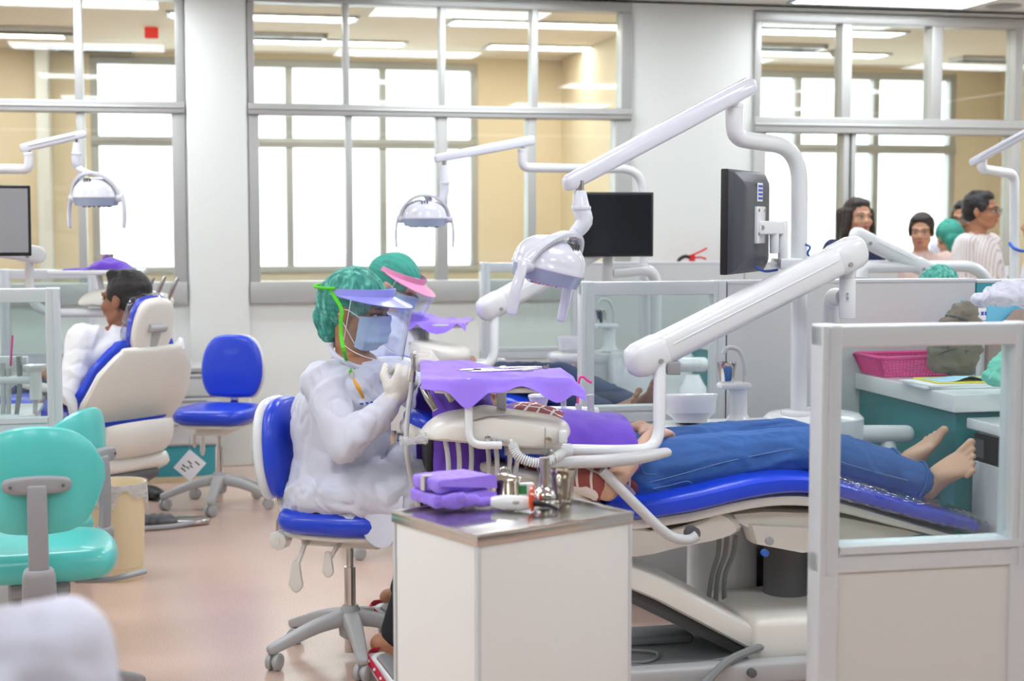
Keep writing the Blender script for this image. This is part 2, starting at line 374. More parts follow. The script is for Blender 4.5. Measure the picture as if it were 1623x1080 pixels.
    def sheet(s, fn, nu, nv, th=.003):
        g = [[fn(i / nu, j / nv) for j in range(nv + 1)] for i in range(nu + 1)]
        def nrm(i, j):
            a = g[min(i + 1, nu)][j] - g[max(i - 1, 0)][j]; b = g[i][min(j + 1, nv)] - g[i][max(j - 1, 0)]; c = a.cross(b); return c.normalized() if c.length > 1e-12 else V3((0, 0, 1))
        top = [g[i][j] for i in range(nu + 1) for j in range(nv + 1)]; bot = [g[i][j] - nrm(i, j) * th for i in range(nu + 1) for j in range(nv + 1)]
        m = nv + 1; N = len(top); fs = []
        for i in range(nu):
            for j in range(nv): a = i * m + j; fs.append((a, a + m, a + m + 1, a + 1)); fs.append((N + a, N + a + 1, N + a + m + 1, N + a + m))
        for i in range(nu): a = i * m; fs.append((a, N + a, N + a + m, a + m)); a = i * m + nv; fs.append((a, a + m, N + a + m, N + a))
        for j in range(nv): a = j; fs.append((a, a + 1, N + a + 1, N + a)); a = nu * m + j; fs.append((a, N + a, N + a + 1, a + 1))
        return s.add(top + bot, fs)
    def bbox(s):
        return [min(p[i] for p in s.v) for i in range(3)], [max(p[i] for p in s.v) for i in range(3)]

def mk_mesh(name, mb, inv=None, bev=0.0, ang=38, recalc=True):
    me = bpy.data.meshes.new(name)
    me.from_pydata([inv @ p for p in mb.v] if inv is not None else mb.v, [], mb.f)
    bm = bmesh.new(); bm.from_mesh(me)
    if recalc: bmesh.ops.recalc_face_normals(bm, faces=bm.faces[:])
    if bev:
        ed = [e for e in bm.edges if len(e.link_faces) == 2 and e.calc_face_angle(0) > .6]
        bmesh.ops.bevel(bm, geom=ed, offset=bev, segments=2, profile=.5, affect='EDGES', clamp_overlap=True)
    bm.to_mesh(me); bm.free()
    me.shade_smooth(); me.set_sharp_from_angle(angle=math.radians(ang)); me.update(); return me
def obj(name, mb, m, parent=None, world=False, bev=0.0, ang=38, label=None, recalc=True):
    """link ONE mesh object. world=True: the shape was laid out in room metres and is moved into its parent's frame"""
    if isinstance(mb, bpy.types.Mesh): me = mb
    else:
        inv = None
        if parent is not None and world: inv = WM(parent).inverted()
        me = mk_mesh(name, mb, inv, bev, ang, recalc)
    if not me.materials: me.materials.append(MATS[m])
    o = bpy.data.objects.new(name, me); COL.objects.link(o)
    if parent is not None: o.parent = parent
    if label: o['label'] = label
    return o
def WM(o):
    M = Matrix.Translation(o.location) @ o.rotation_euler.to_matrix().to_4x4()
    return WM(o.parent) @ M if o.parent else M
def tag(o, label, cat, group=None):
    o['label'] = label; o['category'] = cat
    if group: o['group'] = group
    return o
def thing(name, label, cat, loc=(0, 0, 0), rotz=0, group=None):
    o = bpy.data.objects.new(name, None); COL.objects.link(o); o.empty_display_size = .1
    o.location = loc; o.rotation_euler = (0, 0, rotz); return tag(o, label, cat, group)
def solo(name, mb, m, label, cat, group=None, bev=0.0, ang=38):
    """a thing that is one mesh laid out in room metres; its origin goes to the centre of its base"""
    lo, hi = mb.bbox(); c = V3(((lo[0] + hi[0]) / 2, (lo[1] + hi[1]) / 2, lo[2]))
    me = mk_mesh(name, mb, Matrix.Translation(-c), bev, ang); me.materials.append(MATS[m])
    o = bpy.data.objects.new(name, me); COL.objects.link(o); o.location = c
    return tag(o, label, cat, group)
def struct(name, mb, m, parent=None, bev=0.0, ang=38, inv=None):
    me = mk_mesh(name, mb, inv, bev, ang); me.materials.append(MATS[m]); o = bpy.data.objects.new(name, me); COL.objects.link(o)
    if parent is not None: o.parent = parent
    else: o['kind'] = 'structure'
    return o
def reme(mb, vox, it=3, disp=None, name='body'):
    """fuse overlapping closed shapes into one continuous surface"""
    me = bpy.data.meshes.new('tmp'); me.from_pydata(mb.v, [], mb.f)
    bm = bmesh.new(); bm.from_mesh(me); bmesh.ops.recalc_face_normals(bm, faces=bm.faces[:]); bm.to_mesh(me); bm.free()
    ob = bpy.data.objects.new('tmp', me); COL.objects.link(ob)
    md = ob.modifiers.new('r', 'REMESH'); md.mode = 'VOXEL'; md.voxel_size = vox; md.use_smooth_shade = True
    if it: ms = ob.modifiers.new('s', 'SMOOTH'); ms.iterations = it; ms.factor = .5
    dg = bpy.context.evaluated_depsgraph_get(); dg.update()
    out = bpy.data.meshes.new_from_object(ob.evaluated_get(dg)); out.name = name
    bpy.data.objects.remove(ob); bpy.data.meshes.remove(me)
    if disp:
        co = [v.co.copy() for v in out.vertices]; no = [v.normal.copy() for v in out.vertices]
        for v, c, n in zip(out.vertices, co, no): v.co = c + n * disp(c, n)
    out.shade_smooth(); return out
def obw(name, me, m, parent):
    """a fused mesh laid out in room metres, made a part of its parent"""
    me.transform(WM(parent).inverted()); me.materials.clear(); me.materials.append(MATS[m]); me.update()
    o = bpy.data.objects.new(name, me); COL.objects.link(o); o.parent = parent; return o
def folds(amp, sc, stretch=(1, 1, 1), seed=0, n2=.4):
    sv = V3((seed * 3.1, seed * 1.7, seed))
    def f(c, n):
        q = V3((c.x * stretch[0], c.y * stretch[1], c.z * stretch[2])) * sc + sv
        q = q + V3((noise.noise(q * .7), noise.noise(q * .7 + V3((9, 0, 0))), noise.noise(q * .7 + V3((0, 9, 0))))) * .6
        a = noise.noise(q); b = noise.noise(q * 1.9 + V3((5, 5, 5)))
        return amp * (max(0., 1 - abs(a) * 3.6) * 1.0 - max(0., 1 - abs(b) * 4.5) * .55 + noise.noise(q * .5) * n2)
    return f
# ================================================================== THE ROOM
VB, VF, CEIL = 8.92, 12.12, 2.72           # glazed inner wall, outer wall of the next room, ceiling height
RM = ROOM_M
def uz(px, py, v=VB): return W(px, py, v)
# floor
struct('floor', MB().box(-7, 8.2, -5, VF + .15, -.1, 0, RM), 'floor_vinyl')
ceiling = struct('ceiling', MB().box(-7, 8.2, -5, VF + .15, CEIL + .015, CEIL + .12, RM), 'ceiling')
struct('ceiling_far', MB().box(-7, 8.2, VB + .14, VF, CEIL + .002, CEIL + .012, RM), 'ceiling_cream')
# ceiling tiles in view near the glazed wall
for i in range(-2, 6):
    for j in range(3):
        u0 = 3.5 + (i - 3) * 1.2; v0 = 8.7 - j * .6
        if (i == 3 and j == 0) or (i==1 and j==0): continue
        struct('ceiling_tile', MB().box(u0 + .008, u0 + 1.192, v0 - .592, v0 - .008, CEIL, CEIL + .02, RM), 'ceiling', ceiling)
# troffer lamps set into the ceiling
def troffer(u, v, lu, lv, label, strength_mat='troffer'):
    t = thing('ceiling_light', label, 'ceiling light', R(u, v, CEIL), ANG, 'recessed ceiling lights')
    f = MB()
    for (a, b, c, d) in ((-lu, lu, -lv, -lv + .025), (-lu, lu, lv - .025, lv), (-lu, -lu + .025, -lv, lv), (lu - .025, lu, -lv, lv)): f.box(a, b, c, d, -.012, .01)
    obj('frame', f, 'alu_light', t); obj('diffuser', MB().box(-lu + .02, lu - .02, -lv + .02, lv - .02, -.006, .004), strength_mat, t)
for iu in range(-4, 2):
    for iv in range(-3, 1):
        u, v = 4.1 + iu * 2.4, 8.4 + iv * 2.4
        lab = 'bright square recessed ceiling light above the waiting people' if (iu == 0 and iv == 0) else 'recessed ceiling light of the treatment room out of view'
        troffer(u, v, .58, .29, lab)
for u in (-3.6, -1.9, .5, 2.3, 4.3):
    troffer(u, 10.0, .6, .15, 'slim recessed light in the ceiling of the room behind the glass, front row', 'troffer_far')
    troffer(u + .5, 11.3, .6, .15, 'slim recessed light in the ceiling of the room behind the glass, back row', 'troffer_far')
def vent(px, py, lu, label):
    d = ray(px, py); t = (CEIL - CAMZ) / d.z; p = V3((0, 0, CAMZ)) + d * t
    r = thing('air_vent', label, 'air vent', p, ANG, 'air vents beyond the glass')
    f = MB(); lv = .12
    for (a, b, c, e) in ((-lu, lu, -lv, -lv + .03), (-lu, lu, lv - .03, lv), (-lu, -lu + .03, -lv, lv), (lu - .03, lu, -lv, lv)): f.box(a, b, c, e, -.03, 0)
    obj('frame', f, 'white_plastic', r)
    for k in range(5): obj('slat', MB().box(-lu + .03, lu - .03, -.085 + k * .042, -.07 + k * .042, -.028, -.005), 'dark_grey', r)
vent(45, 45, .32, 'louvred air vent on the ceiling at the left behind the glass')
vent(150, 76, .3, 'narrow air vent beyond the left window, deeper in the room')
vent(440, 55, .34, 'louvred air vent seen through the middle window')
vent(1235, 72, .34, 'slatted air vent seen through the right window')
vent(1570, 92, .3, 'long egg-crate grille near the cream side wall')
def on_ceil(px, py):
    d = ray(px, py); return V3((0, 0, CAMZ)) + d * ((CEIL - CAMZ) / d.z)
t = on_ceil(1590, 9); solo('ceiling_speaker', MB().lathe([(.0, -.012), (.08, -.012), (.105, -.006), (.11, .0)], 28, Matrix.Translation(t)), 'mid_grey', 'round grey ceiling diffuser beside the bright ceiling light', 'ceiling diffuser')
t = on_ceil(1324, 80); solo('smoke_detector', MB().lathe([(.0, -.05), (.03, -.05), (.05, -.02), (.055, .0)], 20, Matrix.Translation(t)), 'grey_plastic', 'round smoke detector seen through the upper right window', 'smoke detector')
t = on_ceil(240, 44); solo('exit_sign', MB().box(-.045, .045, -.02, .02, -.07, 0, Matrix.Translation(t) @ RM, .006), 'exit_red', 'small red box hanging from the ceiling behind the left window', 'sign')

# ---------------------------------------------------------------- inner glazed wall
def ux(px, v=VB): return W(px, 200, v)[0]
zs0 = uz(690, 478)[1]; zs1 = uz(690, 444)[1]; zt0 = uz(690, 186)[1]; zt1 = uz(690, 168)[1]
ZT = 2.66
w1 = (ux(-330), ux(293)); w2 = (ux(393), ux(1000)); w3 = (ux(1193), ux(1900))
wb = MB()
for (a, b, z0, z1) in ((-7, w1[0], 0, CEIL), (w1[1], w2[0], 0, CEIL), (w2[1], w3[0], 0, CEIL), (w3[1], 8.2, 0, CEIL), (w1[0], w1[1], 0, zs0), (w2[0], w2[1], 0, zs0), (w3[0], w3[1], 0, zs0 - .6), (w1[0], w1[1], ZT + .04, CEIL), (w2[0], w2[1], ZT + .04, CEIL), (w3[0], w3[1], ZT + .04, CEIL)):
    wb.box(a, b, VB, VB + .14, z0, z1, RM)
struct('wall_back', wb, 'wall_white')
struct('baseboard_back', MB().box(-7, 8.2, VB - .012, VB, 0, .09, RM, .004), 'alu_light')
# projecting white column between the windows
struct('trim_1', MB().box(w1[1] + .01, w2[0] - .005, VB - .03, VB, 0, CEIL, RM, .01), 'wall_white')
def glazing(name, cols_up, cols_lo, zb0, zb1, zm0, zm1, ztop, v, dep, fm, gm):
    root = bpy.data.objects.new(name, None); COL.objects.link(root); root['kind'] = 'structure'; root.rotation_euler = (0, 0, ANG)
    def piece(n, a, b, z0, z1, d0=0, d1=dep, m=fm, bev=.006): return obj(n, MB().box(a, b, v + d0, v + d1, z0, z1, None, bev), m, root)
    u0, u1 = cols_up[0][0], cols_up[-1][1]
    piece('head', u0, u1, ztop, ztop + .06); piece('sill', u0, u1, zb0, zb1, -.02); piece('transom', u0, u1, zm0, zm1, -.015)
    piece('transom_bead', u0, u1, zm0 + (zm1 - zm0) * .42, zm0 + (zm1 - zm0) * .58, -.022, -.01)
    for cols, z0, z1 in ((cols_up, zm1, ztop), (cols_lo, zb1, zm0)):
        for a, b in cols: piece('mullion', a, b, z0, z1)
        for (a, b), (c, d) in zip(cols[:-1], cols[1:]):
            if c - b > .1: piece('pane', b - .005, c + .005, z0 - .005, z1 + .005, dep * .45, dep * .45 + .008, gm, 0)
    return root
def cols(l, v=VB): return [(ux(a, v), ux(b, v)) for a, b in l]
glazing('window_1', cols([(-330, -315), (-22, -9), (120, 133), (279, 293)]), cols([(-330, -315), (-22, -9), (121, 134), (272, 293)]), zs0, zs1, zt0, zt1, ZT, VB - .02, .12, 'alu', 'pane')
glazing('window_2', cols([(393, 404), (545, 554), (697, 706), (842, 852), (983, 1000)]), cols([(393, 410), (548, 558), (692, 709), (836, 849), (974, 1000)]), zs0, zs1, zt0, zt1, ZT, VB - .02, .12, 'alu', 'pane')
zt0b = uz(1400, 213)[1]; zt1b = uz(1400, 188)[1]
glazing('window_3', cols([(1193, 1204), (1331, 1347), (1473, 1490), (1604, 1617), (1760, 1775), (1885, 1900)]), cols([(1193, 1213), (1336, 1345), (1349, 1356), (1602, 1617), (1760, 1775), (1885, 1900)]), zs0 - .6, zs1 - .6, zt0b, zt1b, ZT - .03, VB - .02, .12, 'alu', 'pane')
# ---------------------------------------------------------------- outer wall of the room behind the glass
f1 = (ux(144, VF), ux(757, VF)); f2 = (ux(1004, VF), ux(1514, VF))
g0 = W(450, 432, VF)[1]; g1 = W(450, 422, VF)[1]; gm0 = W(450, 234, VF)[1]; gm1 = W(450, 219, VF)[1]; gt = 2.61
fw = MB()
for (a, b, z0, z1) in ((-7, f1[0], 0, CEIL), (f1[1], f2[0], 0, CEIL), (f2[1], 8.2, 0, CEIL), (f1[0], f1[1], 0, g0), (f2[0], f2[1], 0, g0), (f1[0], f1[1], gt + .04, CEIL), (f2[0], f2[1], gt + .04, CEIL)):
    fw.box(a, b, VF, VF + .14, z0, z1, RM)
struct('wall_far', fw, 'wall_cream')
pw = .055
def evenc(a, b, n): return [(a + (b - a - pw) * i / n, a + (b - a - pw) * i / n + pw) for i in range(n + 1)]
glazing('window_4', evenc(f1[0], f1[1], 4), evenc(f1[0], f1[1], 4), g0, g1, gm0, gm1, gt, VF - .01, .1, 'alu', 'pane')
glazing('window_5', evenc(f2[0], f2[1], 4), evenc(f2[0], f2[1], 4), g0, g1, gm0, gm1, gt, VF - .01, .1, 'alu', 'pane')
# pilaster and the side wall of that room
struct('trim_2', MB().box(ux(62, VF), ux(82, VF), VF - .25, VF, 0, CEIL, RM, .01), 'wall_white')
sw = ux(1585, VF)
struct('wall_side', MB().box(sw, sw + .12, VB + .14, VF, 0, CEIL, RM), 'wall_cream')
struct('wall_divider', MB().box(ux(1090), ux(1090) + .12, VB + .14, VF, 0, CEIL, RM), 'wall_cream')
# low storage bench along the outer windows
bn = thing('storage_bench', 'long dark teal storage bench under the outer windows behind the glass', 'bench', R((f1[0] + f1[1]) / 2, VF - .25, 0), ANG)
L = (f1[1] - f1[0]) / 2 + .1
obj('top', MB().box(-L, L, -.22, .22, .88, .92, None, .005), 'grey_plastic', bn)
for k in range(5): obj('door', MB().box(-L + 2 * L * k / 5 + .01, -L + 2 * L * (k + 1) / 5 - .01, -.2, .2, .05, .88, None, .004), 'far_shelf', bn)
# shell out of view
struct('wall_left', MB().box(-7.1, -7, -5, VF + .15, 0, CEIL, RM), 'wall_white')
struct('wall_right', MB().box(8.2, 8.3, -5, VF + .15, 0, CEIL, RM), 'wall_white')
wf = MB().box(-7, 8.2, -5.1, -5, 0, CEIL, RM)
struct('wall_front', wf, 'wall_white')
# ================================================================== FURNITURE AND UNITS (shared builders)
def partition(name, label, v, ua, ub, zb, h, posts, fw_, low_ub=None, low_m='panel_grey', group='screen partitions', glass_m='partition_glass', dep=.05, pm='alu_light', flip=None):
    """framed glass screen standing on a solid panel, running along the room's u axis"""
    t = thing(name, label, 'partition', R((ua + ub) / 2, v, 0), ANG, group)
    L = (ub - ua) / 2; d = dep / 2
    obj('top_rail', MB().box(-L, L, -d, d, h - fw_, h, None, .004), pm, t)
    obj('bottom_rail', MB().box(-L, L, -d, d, zb, zb + fw_, None, .004), pm, t)
    obj('glazing_bead', MB().box(-L + fw_, L - fw_, -d - .006, d + .006, zb + fw_ - .004, zb + fw_ + .012), pm, t)
    xs = [-L, L - fw_] + [p - (ua + ub) / 2 for p in posts]
    for x in xs: obj('post', MB().box(x, x + fw_, -d - .002, d + .002, 0.0, h + .002, None, .005).box(x + fw_ * .35, x + fw_ * .5, -d - .007, d + .007, zb, h - .004), pm, t)
    xs.sort()
    for a, b in zip(xs[:-1], xs[1:]): obj('pane', MB().box(a + fw_ - .004, b + .004, -.004, .004, zb + fw_, h - fw_), glass_m, t)
    obj('lower_panel', MB().box(-L + .004, L - .004, -d * .8, d * .8, .02, zb), low_m, t)
    return t
def screwdots(t, pts, nrm, r, m='dark_grey'):
    for p in pts: obj('screw', MB().cyl(p - nrm * .001, p + nrm * .004, r, 10), m, t, True)

def star_base(t, r, z, phase, m, caster_m, hubr=.035, hubz=.11, arm_drop=.05, five=5):
    for k in range(five):
        a = phase + 2 * PI * k / five; d = V3((math.cos(a), math.sin(a), 0)); sd = V3((-d.y, d.x, 0))
        path = [d * .02 + V3((0, 0, hubz + .01)), d * (r * .45) + V3((0, 0, hubz - .005)), d * (r * .9) + V3((0, 0, hubz - arm_drop)), d * (r + .01) + V3((0, 0, hubz - arm_drop - .012))]
        obj('leg', MB().strip(path, [.062, .05, .038, .034], [.05, .042, .034, .03], sd, 16, .5, 3), m, t)
        c = d * r + V3((0, 0, .028)); ax = (sd * .8 + d * .6 * (1 if k % 2 else -1)).normalized()
        w_ = obj('caster', MB().cyl(c - ax * .022, c - ax * .004, .0275, 18, bev=.005).cyl(c + ax * .004, c + ax * .022, .0275, 18, bev=.005).cyl(c - ax * .005, c + ax * .005, .012, 10), caster_m, t)
        obj('stem', MB().cyl(c + V3((0, 0, .008)), d * r + V3((0, 0, hubz - arm_drop - .005)), .009, 10).cyl(c - ax * .0235, c + ax * .0235, .016, 16), m, w_)
    obj('hub', MB().lathe([(.02, hubz - .06), (hubr, hubz - .05), (hubr + .006, hubz), (hubr, hubz + .03), (.024, hubz + .05)], 20), m, t)

def blue_stool(loc, rotz, label, phase=0.0, seat_z=.47, group='blue operator stools', tagcard=False, lever_side=-1):
    """operator stool: local +x is the way the sitter faces"""
    t = thing('operator_stool', label, 'stool', loc, rotz, group)
    star_base(t, .265, 0, phase - rotz, 'grey_plastic', 'grey_plastic', hubz=.125, arm_drop=.045)
    obj('gas_column', MB().cyl((0, 0, .02), (0, 0, .3), .0185, 18).cyl((0, 0, .3), (0, 0, seat_z - .08), .012, 16), 'chrome', t)
    obj('seat_plate', MB().box(-.14, .13, -.075, .075, seat_z - .1, seat_z - .055, None, .012).pad([(-.17, -.13), (0, -.17), (.15, -.14), (.18, 0), (.15, .14), (0, .17), (-.17, .13), (-.19, 0)], .02, None, 0, Matrix.Translation((0, 0, seat_z - .052)), 4), 'warm_plastic', t)
    obj('seat', MB().pad([(-.2, -.1), (-.16, -.175), (-.04, -.2), (.1, -.195), (.19, -.14), (.205, 0), (.19, .14), (.1, .195), (-.04, .2), (-.16, .175), (-.2, .1), (-.205, 0)], .075, .038, .012, Matrix.Translation((0, 0, seat_z - .006)), 4), 'blue_vinyl', t)
    # backrest: blue pad in front of a white shell, leaning slightly back
    bz = seat_z + .215
    Mb = MF(V3((-.222, 0, bz)), V3((0, 1, 0)), V3((-.1, 0, 1)).normalized())
    ol = [(x * .95, y * .93) for x, y in ((-.13, -.16), (-.06, -.175), (.06, -.175), (.13, -.16), (.168, -.06), (.155, .07), (.1, .15), (0, .168), (-.1, .15), (-.155, .07), (-.168, -.06))]
    obj('backrest', MB().pad(ol, .05, .025, .008, Mb @ Matrix.Translation((0, 0, .008)), 4), 'blue_vinyl', t)
    obj('back_shell', MB().pad([(x * 1.02, y * 1.02) for x, y in ol], .035, .017, .01, Mb @ Matrix.Translation((0, 0, -.026)) @ Matrix.Rotation(PI, 4, 'X') @ Matrix.Scale(-1, 4, (0, 1, 0)), 4), 'white_plastic', t)
    obj('back_strut', MB().box(-.25, -.233, -.022, .022, seat_z - .075, bz - .08, None, .004).box(-.25, -.1, -.022, .022, seat_z - .09, seat_z - .073, None, .004), 'chrome', t)
    kn = V3((-.19, lever_side * .09, seat_z - .075))
    obj('tilt_knob', MB().cyl(kn, kn + V3((0, lever_side * .05, 0)), .032, 8, bev=.006).cyl(kn + V3((0, lever_side * .05, 0)), kn + V3((0, lever_side * .052, 0)), .01, 12), 'warm_plastic', t)
    for (x, dz, sz) in ((-.11, -.13, 1.0), (.0, -.07, .8)):
        p = V3((x, lever_side * .11, seat_z - .09))
        obj('lever', MB().tube([p + V3((0, -lever_side * .04, .01)), p, p + V3((-.012, lever_side * .02, dz * .4))], .008, 8).pad([(-.012, .05), (-.02, .0), (-.024, -.03), (0, -.052), (.024, -.03), (.02, 0), (.012, .05)], .012, .006, 0, MF(p + V3((-.02, lever_side * .022, dz * .75)), V3((1, 0, 0)), V3((.25, 0, 1)).normalized()) @ Matrix.Scale(sz, 4), 3), 'warm_plastic', t)
    return t

def teal_chair(loc, rotz, label, phase, seat_z=.47, group='teal task chairs'):
    t = thing('task_chair', label, 'chair', loc, rotz, group)
    star_base(t, .27, 0, phase - rotz, 'mid_grey', 'dark_grey', hubz=.12, arm_drop=.04)
    obj('gas_column', MB().cyl((0, 0, .03), (0, 0, .28), .022, 18).cyl((0, 0, .28), (0, 0, seat_z - .08), .014, 16), 'mid_grey', t)
    obj('seat', MB().pad([(-.2, -.12), (-.17, -.19), (-.04, -.215), (.12, -.205), (.2, -.15), (.22, 0), (.2, .15), (.12, .205), (-.04, .215), (-.17, .19), (-.2, .12), (-.205, 0)], .085, .042, .012, Matrix.Translation((0, 0, seat_z)), 4), 'teal_vinyl', t)
    obj('seat_plate', MB().box(-.15, .12, -.08, .08, seat_z - .09, seat_z - .045, None, .01), 'mid_grey', t)
    # wide winged backrest curving round the sitter
    bz = seat_z + .245; path = []; tz = []
    for i in range(9):
        a = math.radians(-56 + 14 * i); path.append(V3((-.275 + .2 * (1 - math.cos(a)), .2 * math.sin(a), bz + .012 * math.cos(a * 2))))
    hs = [.07, .2, .265, .285, .29, .285, .265, .2, .07]
    rings = []; n = 20
    for i, p in enumerate(path):
        tg = (path[min(i + 1, 8)] - path[max(i - 1, 0)]).normalized(); nr = V3((-tg.y, tg.x, 0)); th = .032 if i in (0, 8) else .05
        lift = .02 if i in (0, 8) else (.006 if i in (1, 7) else 0)
        rings.append([p + V3((0, 0, lift)) + ZD * (hs[i] / 2 * sgnpow(math.sin(2 * PI * j / n), .7)) + nr * (th / 2 * sgnpow(math.cos(2 * PI * j / n), .7)) for j in range(n)])
    rr = []
    for q in range(n): rr.append(catmull([r[q] for r in rings], 3))
    rings = [[rr[q][i] for q in range(n)] for i in range(len(rr[0]))]
    obj('backrest', MB().loft(rings), 'teal_vinyl', t)
    br = obj('bracket', MB().pad([(-.075, -.018), (0, -.024), (.075, -.018), (.088, 0), (.075, .02), (0, .026), (-.075, .02), (-.088, 0)], .03, .014, .004, MF(V3((-.31, 0, bz + .005)), V3((0, 1, 0)), ZD), 4), 'mid_grey', t)
    for s_ in (-1, 1): obj('screw', MB().cyl(V3((-.325, s_ * .066, bz + .005)), V3((-.3285, s_ * .066, bz + .005)), .0045, 8), 'dark_grey', br)
    obj('back_post', MB().strip([V3((-.32, 0, bz)), V3((-.325, 0, bz - .14)), V3((-.31, 0, seat_z - .1))], .052, .02, V3((0, 1, 0)), 12, .4, 3), 'mid_grey', t)
    obj('post_sleeve', MB().strip([V3((-.312, 0, seat_z + .01)), V3((-.29, 0, seat_z - .1)), V3((-.2, 0, seat_z - .125)), V3((-.1, 0, seat_z - .09))], [.085, .09, .09, .08], [.05, .05, .045, .04], V3((0, 1, 0)), 14, .4, 3), 'mid_grey', t)
    obj('lever', MB().strip([V3((.02, -.1, seat_z - .085)), V3((.03, -.2, seat_z - .09)), V3((.04, -.29, seat_z - .075))], [.02, .03, .042], [.014, .014, .012], V3((1, 0, 0)), 12, .6, 3), 'mid_grey', t)
    return t

def lamp_head(t, c, yaw, m='lamp_plastic', k=1.0, yoke_up=1.0, roll=0.0):
    """operating-light head: local x = pivot axis between the two handles, lens looks down"""
    M = Matrix.Translation(c) @ Matrix.Rotation(roll, 4, 'Y') @ Matrix.Rotation(yaw, 4, 'Z') @ Matrix.Scale(k, 4)
    pr = []
    for i in range(11):
        a = PI / 2 * i / 10; pr.append((.098 * math.cos(a) ** .8 + .001, .012 + .082 * math.sin(a)))
    obj('lamp_shell', MB().lathe([(.094, -.004), (.1, .002), (.1, .01)] + pr, 32, M, (1.08, 1)), m, t, True)
    obj('lens_ring', MB().lathe([(.07, -.036), (.088, -.034), (.093, -.02), (.097, 0), (.09, .004)], 32, M, (1.08, 1)), 'bezel_blue', t, True)
    for i in range(3): obj('reflector', MB().lathe([(.0, -.04), (.02, -.042), (.027, -.037), (.028, -.032)], 16, M @ Matrix.Translation((-.05 + .05 * i, 0, 0))), 'chrome', t, True)
    yk = []
    for i in range(13):
        a = PI * i / 12; yk.append(M @ V3((-.118 * math.cos(a), -.05 * math.sin(a) ** 1.5, -.004 + .115 * math.sin(a) * yoke_up)))
    obj('yoke', MB().strip(yk, .03 * k, .016 * k, M.to_3x3() @ V3((0, 1, 0)), 12, .5, 2), m, t, True)
    for s_ in (-1, 1):
        obj('pivot', MB().cyl(M @ V3((s_ * .098, 0, 0)), M @ V3((s_ * .132, 0, 0)), .02 * k, 18, bev=.004), m, t, True)
        obj('handle', MB().strip([M @ V3((s_ * .128, 0, .008)), M @ V3((s_ * .137, 0, -.06)), M @ V3((s_ * .135, -.004, -.13))], [.03 * k, .033 * k, .03 * k], [.012 * k, .013 * k, .012 * k], M.to_3x3() @ V3((0, 1, 0)), 14, .7, 4), m, t, True)
    for i in range(3): obj('vent_slot', MB().box(-.02 + i * .013, -.016 + i * .013, -.075, -.045, .062, .086, M), 'dark_grey', t, True)
    return M @ V3((0, -.052, .108 * yoke_up))
def dental_light(label, pole, rp, arm, arm_h, joint, neck, head_c, head_yaw, hk=1.0, group='operating lights', bendr=.12, foot=None, pole_m='white_plastic', roll=0.0):
    base = pole[0]
    t = thing('dental_light', label, 'dental light', (base.x, base.y, 0 if foot is None else base.z), 0, group)
    obj('pole', MB().tube(bendpath(pole, bendr, 8), rp, 20), pole_m, t, True)
    tip = pole[-1]
    obj('joint', MB().cyl(tip, joint, rp * .55, 14), 'chrome', t, True)
    obj('collar', MB().cyl(tip - ZD * .004, tip + ZD * .012, rp * 1.08, 20, bev=.003), pole_m, t, True)
    d = (arm[1] - arm[0]).normalized(); sd = ZD.cross(d).normalized()
    ar = obj('spring_arm', MB().strip([arm[0] - d * .02, arm[0] * .6 + arm[1] * .4, arm[1] + d * .02], [arm_h * .85, arm_h * .8, arm_h * .72], [arm_h, arm_h, arm_h * .86], sd, 20, .55, 2), 'lamp_plastic', t, True)
    obj('arm_seam', MB().tube([arm[0] * .95 + arm[1] * .05 - sd * arm_h * .43 + ZD * 0, arm[0] * .05 + arm[1] * .95 - sd * arm_h * .39], .0022, 6), 'grey_plastic', ar, True)
    obj('neck_pin', MB().cyl(neck[0] + ZD * .03, neck[0], rp * .45, 14), 'chrome', t, True)
    top = lamp_head(t, head_c, head_yaw, k=hk, roll=roll)
    nk = neck + [top]
    obj('neck', MB().tube(nk, [rp * .62, rp * .95, rp * .9, rp * .7, rp * .5], 18, 4), 'lamp_plastic', t, True)
    obj('neck_ring', MB().cyl(neck[1] - ZD * .006, neck[1] + ZD * .006, rp * 1.06, 20, bev=.002), 'lamp_plastic', t, True)
    return t
def big_arm(t, a, b, hh, post_top=None, name='balance_arm', m='white_plastic'):
    """thick sprung balance arm with rounded end housings"""
    d = (b - a).normalized(); sd = ZD.cross(d).normalized()
    ar = obj(name, MB().strip([a + d * .05, (a + b) / 2, b - d * .05], hh * .9, hh, sd, 24, .62, 2), m, t, True)
    for e, s_ in ((a, 1), (b, -1)):
        obj('end_housing', MB().strip([e, e + d * .035 * s_, e + d * .07 * s_], hh * .96, hh * 1.08, sd, 24, .62, 1), m, t, True)
        q = e + d * .05 * s_ - sd * hh * .49 - ZD * hh * .2
        obj('screw', MB().cyl(q + sd * .01, q - sd * .004, .008, 12), 'mid_grey', t, True)
    obj('arm_line', MB().strip([a + d * .1 - sd * hh * .45 + ZD * hh * .12, b - d * .1 - sd * hh * .45 + ZD * hh * .12], .004, .004, sd, 8, .8), 'white_gloss', ar, True)
    return ar
